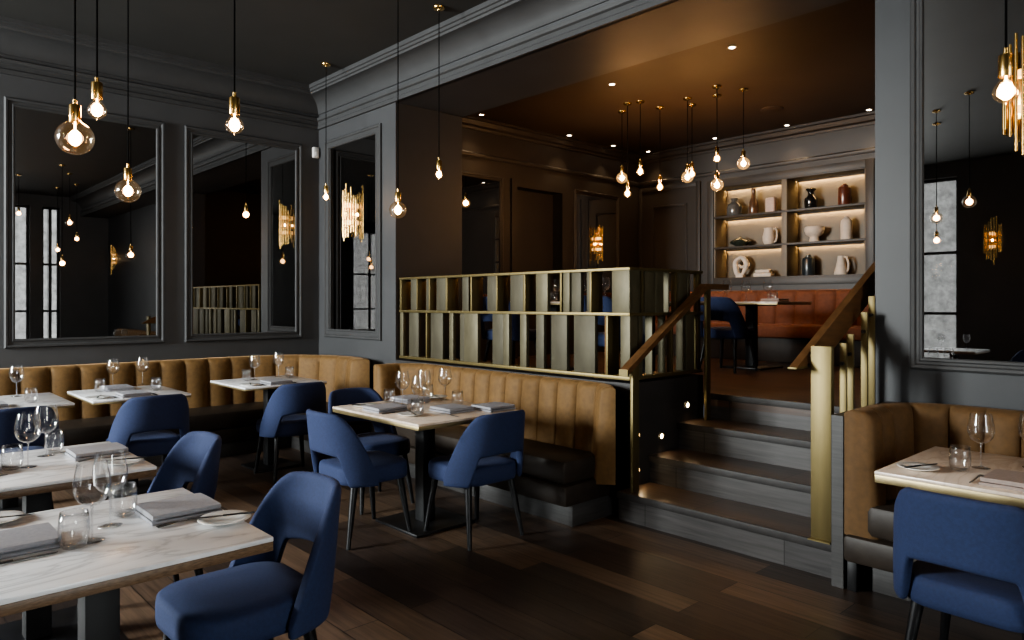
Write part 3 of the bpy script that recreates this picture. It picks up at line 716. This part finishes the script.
def proto_knife(label, loc):
    t = thing('table_knife', label, 'knife', loc, 0, 'dark steel table knives')
    bm = bmesh.new(); add_extrude(bm, [(-.004, .0), (.004, 0), (.008, .01), (.0085, .07), (.006, .105), (-.001, .118), (-.004, .10)], lambda x, y: Vector((x, y, .002)), lambda x, y: Vector((x, y, .0045)))
    finish('blade', bm, 'steel', t)
    box('handle', 'leg', t, -.005, .005, -.105, .002, .0015, .0075, .002)
    return t
PRO = {}
def put(kind, loc, rz, label):
    loc = Vector(loc)
    if kind not in PRO:
        f = dict(wine=proto_wine, tumbler=proto_tumbler, plate=proto_plate, fork=proto_fork, knife=proto_knife,
                 napkin=lambda l, p: proto_napkin(l, p, 'linen'), napkin_w=lambda l, p: proto_napkin(l, p, 'linen_w'))[kind]
        PRO[kind] = f(label, loc); PRO[kind].rotation_euler = (0, 0, rz); PRO[kind].scale = (.95,) * 3; return PRO[kind]
    return dup(PRO[kind], loc, rz, label)
def setting(tb, ex, ey, th, where, z=ZT, items='npfk', linen='napkin', b=(-.25, .15), nd=.135):
    """one place: diner at (ex,ey) on the table edge looking along th (0 = +y)"""
    c, s = math.cos(th), math.sin(th)
    def w(x, y, dz=.001): return (ex + c * x - s * y, ey + s * x + c * y, z + dz)
    ph = PH[tb]; E = 'on the ' + ph + ', ' + where
    if 'n' in items: put(linen, w(0, nd), th, ('grey' if linen == 'napkin' else 'taupe') + ' folded napkin ' + E)
    if 'k' in items: put('knife', w(.15, .15), th, 'dark table knife right of the napkin ' + E)
    if 'p' in items:
        put('plate', w(*b), th, 'white side plate ' + E)
        put('knife', w(b[0] + .01, b[1], .016), th - .35, 'small dark knife across the side plate ' + E)
    if 'f' in items: put('fork', w(-.14, .15), th, 'dark fork left of the napkin ' + E)
def wine(tb, px, py, where, z=ZT): put('wine', atz(px, py, z) + Vector((0, 0, .0005)), 0, 'stemmed wine glass on the ' + PH[tb] + ', ' + where)
def tumb(tb, px, py, where, z=ZT): put('tumbler', atz(px, py, z) + Vector((0, 0, .0005)), 0, 'low water tumbler on the ' + PH[tb] + ', ' + where)
t = T['F1']; ym = (t[2] + t[3]) / 2
setting('F1', -2.66, t[3], PI, 'far end', b=(-.22, .055))
setting('F1', -2.62, t[2], 0, 'near end', b=(-.34, .17), nd=.17)
wine('F1', 92, 541, 'nearer the camera'); wine('F1', 110, 526, 'farther right'); tumb('F1', 74, 548, 'nearer the camera'); tumb('F1', 124, 516, 'farther right')
t = T['F2']
setting('F2', -3.95, t[3], PI, 'far end', b=(-.31, .10))
setting('F2', -3.88, t[2], 0, 'near end', items='nk')
wine('F2', 28, 467, 'left one'); wine('F2', 46, 456, 'right one'); tumb('F2', 12, 470, 'left one'); tumb('F2', 54, 453, 'right one')
t = T['CT']
setting('CT', -4.22, t[2], 0, 'front side', b=(-.24, .16), nd=.17)
setting('CT', t[1], 3.05, PI / 2, 'right end', b=(-.33, .32), nd=.30)
setting('CT', t[0], 3.12, -PI / 2, 'left end', items='npk', nd=.15)
setting('CT', -3.76, t[3], PI, 'banquette side', items='nk', nd=.11)
wine('CT', 402.5, 405, 'left one'); wine('CT', 419, 411.5, 'front one'); wine('CT', 445, 400, 'right one'); wine('CT', 424, 403, 'hidden behind the front one')
tumb('CT', 389.5, 404, 'left one'); tumb('CT', 417, 416, 'front one'); tumb('CT', 457.5, 406.5, 'right one'); tumb('CT', 428, 399, 'back one')
t = T['BT']
setting('BT', -.74, t[2], 0, 'chair side', linen='napkin_w', items='npfk', b=(-.37, .17), nd=.17)
setting('BT', -.55, t[3], PI, 'banquette side', linen='napkin_w', items='nk')
wine('BT', 981, 468, 'left one'); wine('BT', 1032, 468, 'cut off by the right edge'); tumb('BT', 960, 471, 'beside the wine glass')
t = T['B1']
setting('B1', t[1], .74, PI / 2, 'chair side', items='n')
wine('B1', 16.5, 396.5, 'only one'); tumb('B1', 31, 403, 'beside the wine glass')
t = T['B2']
setting('B2', t[1], 1.68, PI / 2, 'chair side', items='npfk'); setting('B2', t[0] + .05, 1.70, -PI / 2, 'banquette side', items='n')
wine('B2', 113, 386.5, 'left one'); wine('B2', 142.5, 384.5, 'right one'); tumb('B2', 100, 392, 'left one'); tumb('B2', 156, 390.5, 'right one')
t = T['B3']
setting('B3', t[1], 2.90, PI / 2, 'chair side', items='npfk')
wine('B3', 254.5, 379.5, 'left one'); wine('B3', 278.5, 376.5, 'right one'); tumb('B3', 246.5, 381, 'left one'); tumb('B3', 289.5, 378, 'right one')
# upper level
zu = U + ZTU + .0005
for px, Y, k in ((727, 7.45, 'left one'), (746, 7.45, 'middle one'), (768, 7.5, 'right one')):
    put('wine', (aty(px, 300, Y).x, Y, zu), 0, 'stemmed wine glass on the ' + PH['U1'] + ', ' + k)
for px, Y, k in ((774, 7.65, 'at the right end'),):
    put('tumbler', (aty(px, 300, Y).x, Y, zu), 0, 'low water tumbler on the ' + PH['U1'] + ', ' + k)
put('napkin_w', (-3.72, 7.30, zu), 0, 'taupe folded napkin on the ' + PH['U1'])
for tb, px, Y, k in (('U2', 605, 5.7, 'right one'), ('U2', 583, 5.75, 'left one'), ('U3', 557, 5.7, 'right one'), ('U3', 531, 5.75, 'left one')):
    put('wine', (aty(px, 300, Y).x, Y, zu), 0, 'stemmed wine glass on the ' + PH[tb] + ', ' + k)
for tb, px, Y in (('U2', 597, 5.6), ('U3', 553, 5.55), ('U3', 528, 5.6)):
    put('tumbler', (aty(px, 300, Y).x, Y, zu), 0, 'low water tumbler on the ' + PH[tb] + ', at px' .replace(', at px', ', ' + ('near its front edge' if px != 528 else 'far left')))

for x, y, k in ((-3.75, -3.4, 'left one'), (-3.45, -3.6, 'right one')):
    put('wine', (x, y, ZT + .0005), 0, 'stemmed wine glass on the rear table seen in the right-hand mirror, ' + k)
# ------------------------------------------------------------------ pendant lights
def pendant(label, p, zc, kind, dia, power, group='pendant lights', sock=None, gm='bulb'):
    """p: centre of the glass; zc: ceiling height"""
    t = thing('pendant_light', label, 'pendant light', (p[0], p[1], zc), 0, group)
    zb = p[2] - zc; r = dia / 2
    if kind == 'globe':
        top = zb + r * .93
        prof = [(r * .20, top + r * .22)] + [(max(r * .20, r * math.sin(a)), zb + r * .96 * math.cos(a)) for a in [PI * k / 14 for k in range(2, 14)]] + [(0, zb - r * .96)]
    else:
        top = zb + r * 1.25
        prof = [(r * .36, top + r * .1), (r * .42, zb + r * 1.0), (r * .62, zb + r * .72), (r * .86, zb + r * .36), (r * .99, zb), (r * .97, zb - r * .28), (r * .80, zb - r * .62), (r * .5, zb - r * .88), (r * .12, zb - r * 1.0), (r * .08, zb - r * 1.1), (0, zb - r * 1.12)]
    sk = sock or .095; rs = .023
    bg_ = lathe('bulb_glass', gm, t, prof, 24, 180)
    lathe('socket', 'gold', t, [(0, top - .004), (rs * .95, top - .004), (rs, top), (rs, top + sk * .72), (rs * .9, top + sk * .76), (rs * .35, top + sk * .78), (rs * .35, top + sk), (0, top + sk)], 20, 40)
    bm = bmesh.new(); add_tube(bm, [(0, 0, top + sk - .005), (0, 0, -.004)], .0042, 8); finish('cord', bm, 'cord', t, 60)
    lathe('canopy', 'gold', t, [(0, -.03), (.012, -.03), (.016, -.02), (.045, -.018), (.05, -.012), (.05, -.0005), (0, -.0005)], 24, 40)
    bm = bmesh.new()
    cr, chh = min(r * .55, .024), min(r * .75, .034)
    add_lathe(bm, [(0, zb + chh)] + [(cr * math.sin(PI * k / 8), zb + chh * math.cos(PI * k / 8)) for k in range(1, 8)] + [(0, zb - chh)], 14)
    add_tube(bm, [(0, 0, top), (0, 0, zb + chh * .9)], .003, 6)
    finish('filament', bm, 'filament', bg_)
    l = bpy.data.lights.new('pendant_lamp', 'POINT'); l.energy = power; l.color = (1, .53, .25); l.shadow_soft_size = .037
    lo = bpy.data.objects.new('pendant_lamp', l); COL.objects.link(lo); lo.parent = t; lo.location = (0, 0, zb)
    return t
def pend(label, px, py, D, kind, dia, power=2.8, zc=ZC): pendant(label, atd(px, py, D), zc, kind, dia, power)
pend('largest clear globe pendant at upper left', 75, 138, 3.08, 'globe', .150)
pend('pear shaped pendant right of and above the largest globe', 97, 110, 3.2, 'pear', .080)
pend('clear globe pendant hanging lower before the left mirror', 128, 191, 4.4, 'globe', .148)
pend('pear shaped pendant between the two left wall mirrors', 234.5, 125, 3.2, 'pear', .080)
cA = atz(326, 64, ZC); dA = cA.dot(FW); pend('small pendant at the room corner beside the narrow mirror', 326, 197, dA, 'pear', .075, 4)
pend('globe pendant in front of the pier beside the narrow mirror', 398, 210, 5.35, 'globe', .130)
cA = atz(439, 7, ZC); dA = cA.dot(FW); pend('small pendant before the pier, right of the globe one', 439, 174.5, dA, 'pear', .075, 4)
pend('pear shaped pendant before the right-hand mirror', 1006, 91, 2.45, 'pear', .082, 12)
# pendants seen only as reflections
for p, k in (((-2.57, -.37, 2.75), 'globe'), ((-3.11, -1.0, 2.655), 'globe'), ((-3.33, -1.75, 2.42), 'pear'), ((.25, 3.2, 3.1), 'globe'), ((1.1, 2.5, 3.3), 'pear'), ((1.6, 3.6, 2.9), 'pear'), ((2.4, 3.4, 2.7), 'pear'), ((3.0, 2.6, 2.6), 'pear')):
    pendant('pendant light visible only as a reflection in the wall mirrors', p, ZC, k, .15 if k == 'globe' else .08, 3.5, 'reflected pendants')
# upper cluster
UPD = [('globe pendant, leftmost of the upper cluster', 622, 178, 111, 'globe'), ('pear pendant hanging lowest at the left of the upper cluster', 627.5, 193.5, 103, 'pear'),
       ('pear pendant hanging highest at left of the upper cluster', 640.3, 171.5, 101, 'pear'), ('pear pendant hanging alone left of the upper cluster centre', 660, 187, 107, 'pear'),
       ('globe pendant in the centre of the upper cluster', 687.5, 177, 98, 'globe'), ('pear pendant partly hidden behind the central globe of upper cluster', 692, 174, 97, 'pear'),
       ('pear pendant hanging highest at right of the upper cluster', 717, 158.5, 95, 'pear'), ('globe pendant hanging low before the shelf corner', 717, 185, 86, 'globe'),
       ('globe pendant, rightmost of the upper cluster', 743.5, 163.5, 89, 'globe')]
for lab, px, py, cy_, k in UPD:
    D = atz(px, cy_, ZCU).dot(FW) + (.3 if px == 692 else 0); pendant(lab, atd(px, py, D), ZCU, k, .135 if k == 'globe' else .085, 10, 'upper cluster pendants', gm='bulb_halo')

# ------------------------------------------------------------------ wall sconces
def make_sconce(label, p, nrm, scale=1.):
    t = thing('wall_sconce', label, 'wall lamp', p, math.atan2(nrm[1], nrm[0]) + PI / 2, 'brass tube sconces')
    t.scale = (scale,) * 3
    n = 11       # local: -y is into the room
    for k in range(n):
        a = PI * (k / (n - 1)); x = -.105 * math.cos(a); y = -.02 - .085 * math.sin(a)
        hl = .165 + .15 * math.sin(a) ** 1.3 + random.uniform(-.045, .045); sh = random.uniform(-.04, .04)
        bm = bmesh.new(); add_tube(bm, [(x, y, -hl + sh), (x, y, hl + sh)], .0085, 12); finish('tube', bm, 'gold', t, 40)
    box('back_plate', 'gold', t, -.05, .05, -.012, 0, -.14, .14, .003)
    for z in (-.095, .095):
        bm = bmesh.new(); add_lathe(bm, [(0, z - .02), (.034, z - .02), (.036, z - .012), (.036, z + .012), (.034, z + .02), (0, z + .02)], 16, 0, -.055); finish('lamp_ring', bm, 'glow', t, 40)
    l = bpy.data.lights.new('sconce_lamp', 'POINT'); l.energy = 2; l.color = (1, .62, .3); l.shadow_soft_size = .015
    lo = bpy.data.objects.new('sconce_lamp', l); COL.objects.link(lo); lo.parent = t; lo.location = (0, -.05, 0)
    return t
p = aty(351, 214, YW - .03); s0 = make_sconce('brass tube sconce on the narrow mirror beside the room corner', (p.x, YW - .01, p.z), (0, -1))
p = aty(1027, 92, YR - .03); make_sconce('brass tube sconce on the right-hand mirror, cut by the right edge', (p.x, YR - .01, p.z), (0, -1))
p = atx(597.5, 244, XUL + .03); make_sconce('glowing brass tube sconce on the upper level mirror', (XUL + .01, p.y, p.z), (1, 0), .85)
make_sconce('brass tube sconce between the rear windows, seen in the right mirror', (-3.42, YB, 2.62), (0, 1), 1.2)
make_sconce('brass tube sconce seen small in the left wall mirror', (3.2, YR, 2.6), (0, -1), 1.0)

# ------------------------------------------------------------------ display shelves
YN = YUB + .32
t = thing('display_shelf', 'lit built-in display shelves with two columns of three niches', 'shelves', ((sx0 + sx1) / 2, YUB, sz0))
ox, oz = (sx0 + sx1) / 2, sz0
def sh(name, mat, x0, x1, y0, y1, z0, z1, bev=.002): return box(name, mat, t, x0 - ox, x1 - ox, y0 - YUB, y1 - YUB, z0 - oz, z1 - oz, bev)
sh('back_panel', 'shelf_back', sx0, sx1, YN, YN + .015, sz0, sz1)
for x0, x1 in ((sx0, sx0 + .02), (sx1 - .02, sx1)): sh('side_panel', 'shelf_back', x0, x1, YUB, YN, sz0, sz1)
dv0, dv1 = aty(781.5, 230, YUB).x, aty(785.5, 230, YUB).x
sh('divider', 'shelf_back', dv0, dv1 + .02, YUB - .005, YN, sz0, sz1)
hz = (sz1 - sz0) / 3; lev = [sz0, sz0 + hz, sz0 + 2 * hz, sz1]
for z in lev: sh('shelf_board', 'shelf', sx0, sx1, YUB - .012, YN, z - .014, z + .014)
boxes('front_frame', 'wall_up', t, [(a - ox, b - ox, c - YUB, d - YUB, e - oz, f - oz) for a, b, c, d, e, f in ring(sx0 - .10, sx1 + .10, sz0 - .10, sz1 + .10, .10, YUB - .02, YUB)], .004)
for zt_ in lev[1:]:
    for a, b in ((sx0 + .03, dv0 - .01), (dv1 + .03, sx1 - .03)):
        sh('led_strip', 'led', a, b, YN - .034, YN - .024, zt_ - .022, zt_ - .015, 0); sh('led_cover', 'shelf', a, b, YN - .05, YN - .042, zt_ - .034, zt_ - .013, 0)
YI = YUB + .16
def vase(name, label, mat, px, row, w_px, h_px, prof, cat='vase', extra=None):
    """prof in units of (half width, height)"""
    base = lev[row] + .0145; x = aty(px, 230, YI).x; D = Vector((x, YI, 0)).dot(FW)
    hw = w_px / 2 / F * D; hh = h_px / F * D
    tt = thing(name, label, cat, (x, YI, base), 0, 'ornaments on the lit shelves')
    if prof: lathe('body', mat, tt, [(r * hw, z * hh) for r, z in prof], 28, 60)
    if extra: extra(tt, hw, hh, mat)
    return tt
def wrapbody(f):
    return f
def lid(tt, hw, hh, mat): lathe('lid', mat, tt, [(0, 1.02 * hh), (.30 * hw, 1.02 * hh), (.36 * hw, .98 * hh), (.36 * hw, .94 * hh), (.2 * hw, .92 * hh), (0, .92 * hh)], 20, 40)
vase('bottle_vase', 'smoky grey squat bottle vase, top shelf at far left', 'smoke', 734.5, 2, 15, 18, [(0, 0), (.9, 0), (1, .06), (1, .5), (.85, .66), (.45, .76), (.36, .82), (.36, .94), (.48, .96), (.48, 1), (.28, 1), (.28, .8), (0, .78)])
vase('bottle_vase', 'tall slender brown bottle on the top left shelf', 'amber', 753.5, 2, 9.5, 26, [(0, 0), (.9, 0), (1, .05), (1, .32), (.85, .48), (.5, .66), (.42, .8), (.44, .97), (.52, 1), (.3, 1), (.3, .8), (0, .75)])
def softblock(tt, hw, hh, mat):
    bm = bmesh.new(); add_box(bm, -hw, hw, -hw * .6, hw * .6, 0, hh, hw * .35, 4); finish('body', bm, mat, tt, 50)
vase('ceramic_block', 'small pale rounded block on the top left shelf', 'pinkish', 771, 2, 10, 15.5, None, 'ornament', softblock)
vase('bottle_vase', 'glossy black bottle vase with flared neck, top right shelf', 'blackgl', 811, 2, 13, 21, [(0, 0), (.8, 0), (.9, .04), (1, .4), (.95, .5), (.6, .6), (.45, .66), (.45, .82), (.75, .92), (.75, .96), (.5, 1), (.3, 1), (.3, .7), (0, .65)])
vase('lidded_jar', 'oxblood red cylindrical jar, top right shelf', 'redgl', 844.5, 2, 12, 21.5, [(0, 0), (.95, 0), (1, .03), (1, .8), (.9, .87), (.6, .9), (.6, .94), (0, .94)], 'jar', lid)
vase('lidded_dish', 'dark green flat lidded dish, middle left shelf', 'green', 740.5, 1, 21, 10.5, [(0, 0), (.4, 0), (.45, .06), (.95, .34), (1, .44), (.9, .56), (.5, .78), (.12, .86), (.10, .92), (.16, .97), (.1, 1), (0, 1)], 'dish')
def handle(pts, rr):
    def f(tt, hw, hh, mat):
        bm = bmesh.new(); P2 = [Vector((a * hw, 0, b * hh)) for a, b in pts]; add_tube(bm, P2, rr * hw, 10); finish('handle', bm, mat, tt, 60)
    return f
vase('pitcher', 'round pale pitcher with loop handle, middle left shelf', 'cream', 769, 1, 14, 17, [(0, 0), (.55, 0), (.62, .03), (.85, .25), (.88, .5), (.72, .78), (.66, .9), (.72, 1), (.62, 1), (.58, .9), (.6, .8), (0, .7)], 'pitcher', handle([(.62, .88), (.95, .95), (1.2, .8), (1.2, .45), (1.02, .2), (.75, .16)], .13))
vase('footed_bowl', 'pale footed bowl, middle right shelf', 'cream', 814.5, 1, 19, 15.5, [(0, 0), (.5, 0), (.54, .04), (.46, .3), (.5, .36), (.85, .5), (1, .75), (.98, .95), (.9, 1), (.84, .95), (.8, .7), (.4, .5), (0, .48)], 'bowl')
vase('arched_vase', 'tall pale bottle with rounded shoulders, middle right shelf', 'cream', 846.5, 1, 11, 24, [(0, 0), (.95, 0), (1, .03), (1, .68), (.9, .82), (.6, .9), (.35, .93), (.3, 1), (.18, 1), (.18, .9), (0, .88)])
def ringsculpt(tt, hw, hh, mat):
    bm = bmesh.new(); pts = []; rad = []
    for k in range(25):
        a = 2 * PI * k / 24; wob = 1 + .14 * math.sin(3 * a + .6)
        pts.append(Vector((.70 * hw * math.cos(a) * wob, 0, hh * .52 + .40 * hh * math.sin(a) * (1 + .05 * math.sin(2 * a))))); rad.append(hw * (.27 + .06 * math.sin(2 * a + 1)))
    add_tube(bm, pts, rad, 12); add_tube(bm, [Vector((-.2 * hw, 0, .60 * hh)), Vector((.1 * hw, 0, .47 * hh)), Vector((.5 * hw, 0, .52 * hh))], [.12 * hw, .16 * hw, .2 * hw], 10)
    add_box(bm, -.5 * hw, .45 * hw, -.3 * hw, .3 * hw, 0, .12 * hh, .03 * hh); finish('body', bm, mat, tt, 60)
vase('ring_sculpture', 'pale knotted ring sculpture, bottom left shelf', 'cream', 740.5, 0, 17, 22, None, 'sculpture', ringsculpt)
def stack(tt, hw, hh, mat):
    bm = bmesh.new(); add_box(bm, -hw, hw, -hw * .5, hw * .5, 0, hh * .55, hh * .18, 3); finish('lower_slab', bm, mat, tt, 50)
    bm = bmesh.new(); add_box(bm, -hw * .82, hw * .8, -hw * .42, hw * .42, hh * .55, hh, hh * .16, 3); finish('upper_slab', bm, mat, tt, 50)
vase('stacked_slabs', 'two stacked pale rounded slabs, bottom left shelf', 'cream', 764, 0, 19, 7.5, None, 'ornament', stack)
vase('lidded_jar', 'blue black cylindrical jar, bottom right shelf', 'navy', 808.5, 0, 12, 21, [(0, 0), (.95, 0), (1, .03), (1, .78), (.85, .87), (.5, .9), (.5, .94), (0, .94)], 'jar', lid)
vase('jug', 'pale conical jug with tall handle, bottom right shelf', 'cream', 841, 0, 13, 19, [(0, 0), (.95, 0), (1, .06), (.85, .3), (.55, .75), (.45, 1), (.36, 1), (.4, .8), (0, .6)], 'jug', handle([(.42, .96), (.85, .92), (1.15, .6), (1.1, .3), (.85, .14)], .17))

# ------------------------------------------------------------------ ceiling fittings and sensor
DL = [('recessed downlight over the front of the upper level, left one', 612, 84), ('recessed downlight over the front of the upper level, right one', 732, 47), ('recessed downlight near the upper left wall, nearest the pier', 473, 117),
      ('recessed downlight along the upper left wall, second from the pier', 557, 138), ('recessed downlight along the upper left wall, third from the pier', 603, 147.5), ('recessed downlight at the far left corner of the upper ceiling', 649, 151.5),
      ('recessed downlight above the left end of the shelves', 715, 138), ('recessed downlight above the shelves, second from right', 787, 125), ('recessed downlight at far right above the shelves', 869, 109.5)]
dl0 = None
for lab, px, py in DL:
    p = atz(px, py, ZCU)
    p.x = max(p.x, XUL + .22); p.y = min(p.y, YUB - .2)
    if dl0 is None:
        dl0 = thing('ceiling_downlight', lab, 'downlight', p, 0, 'recessed downlights')
        lathe('lens', 'lens', dl0, [(0, -.004), (.026, -.004), (.028, .004)], 20, 40)
        lathe('trim_ring', 'plastic', dl0, [(.026, -.002), (.028, -.007), (.040, -.005), (.042, .001)], 24, 40)
        root = dl0
    else: root = dup(dl0, p, 0, lab)
    l = bpy.data.lights.new('downlight_lamp', 'SPOT'); l.energy = 14; l.color = (1, .74, .45); l.spot_size = 1.5; l.spot_blend = .8; l.shadow_soft_size = .03
    if not any(c.type == 'LIGHT' for c in root.children):
        lo = bpy.data.objects.new('downlight_lamp', l); COL.objects.link(lo); lo.parent = root; lo.location = (0, 0, -.02)
p = atz(772, 109, ZCU)
o = lathe('ceiling_speaker', 'ceil_up', None, [(0, -.012), (.12, -.012), (.13, -.006), (.135, 0)], 28, 40); o.location = p; tag(o, 'flat round ceiling speaker on the upper ceiling', 'speaker')
p = atx(314.5, 153, XL)
t = thing('wall_sensor', 'small white alarm sensor high in the corner by the narrow mirror', 'sensor', (XL, p.y, p.z))
box('housing', 'plastic', t, 0, .05, -.04, .04, -.065, .065, .014, 3)
box('detector_window', 'china', t, .048, .056, -.022, .022, -.04, .005, .004)

# ------------------------------------------------------------------ light
w = bpy.data.worlds.new('sky'); SC.world = w; w.use_nodes = True
bg = w.node_tree.nodes['Background']; bg.inputs['Color'].default_value = (.62, .72, .88, 1); bg.inputs['Strength'].default_value = .25
def area(name, loc, target, sx, sy, e, col):
    l = bpy.data.lights.new(name, 'AREA'); l.shape = 'RECTANGLE'; l.size = sx; l.size_y = sy; l.energy = e; l.color = col
    o = bpy.data.objects.new(name, l); COL.objects.link(o); o.location = loc
    o.rotation_euler = (Vector(target) - Vector(loc)).to_track_quat('-Z', 'Y').to_euler()
    return o
DAY = (.97, .985, 1.0)
area('sky_and_fill_light', (-6.75, YB - .45, 2.75), (-5.4, 3, .6), 2.0, 2.2, 1700, DAY)
area('sky_and_fill_light', (-2.0, YB - .35, 2.0), (-3.4, 3, 1.3), 1.4, 3.0, 25, DAY)  # weak added fill lamp to brighten the walls
area('sky_and_fill_light', (XE + .4, .75, 2.1), (-5, 1.6, 1.5), 1.35, 3.0, 160, DAY)  # added fill lamp for the left wall, shining through the added window
sl_ = bpy.data.lights.new('sun_on_facades', 'SUN'); sl_.energy = 26; sl_.angle = .05
so = bpy.data.objects.new('sun_on_facades', sl_); COL.objects.link(so); so.rotation_euler = Vector((.45, -.55, -1.0)).to_track_quat('-Z', 'Y').to_euler()

# the layout above is measured with the lens 1.54 units up; bring everything to metres (lens at 1.40 m)
K = 1.40 / H
for o in SC.objects:
    d = o.data
    if o.type == 'LIGHT':
        if d.type != 'SUN' and not d.get('sized'):
            d['sized'] = 1; d.energy *= K * K
            if d.type == 'AREA': d.size *= K; d.size_y *= K
            else: d.shadow_soft_size *= K
    if o.parent is None:
        o.location = Vector(o.location) * K
        if o.type in ('MESH', 'EMPTY'): o.scale = Vector(o.scale) * K
SC.view_settings.view_transform = 'AgX'
SC.view_settings.look = 'AgX - Medium High Contrast'
SC.view_settings.exposure = 0.35
SC.cycles.use_denoising = True
SC.cycles.max_bounces = 10; SC.cycles.transparent_max_bounces = 24; SC.cycles.glossy_bounces = 5; SC.cycles.diffuse_bounces = 4
SC.cycles.sample_clamp_indirect = 4.0
SC.cycles.caustics_reflective = False; SC.cycles.caustics_refractive = False
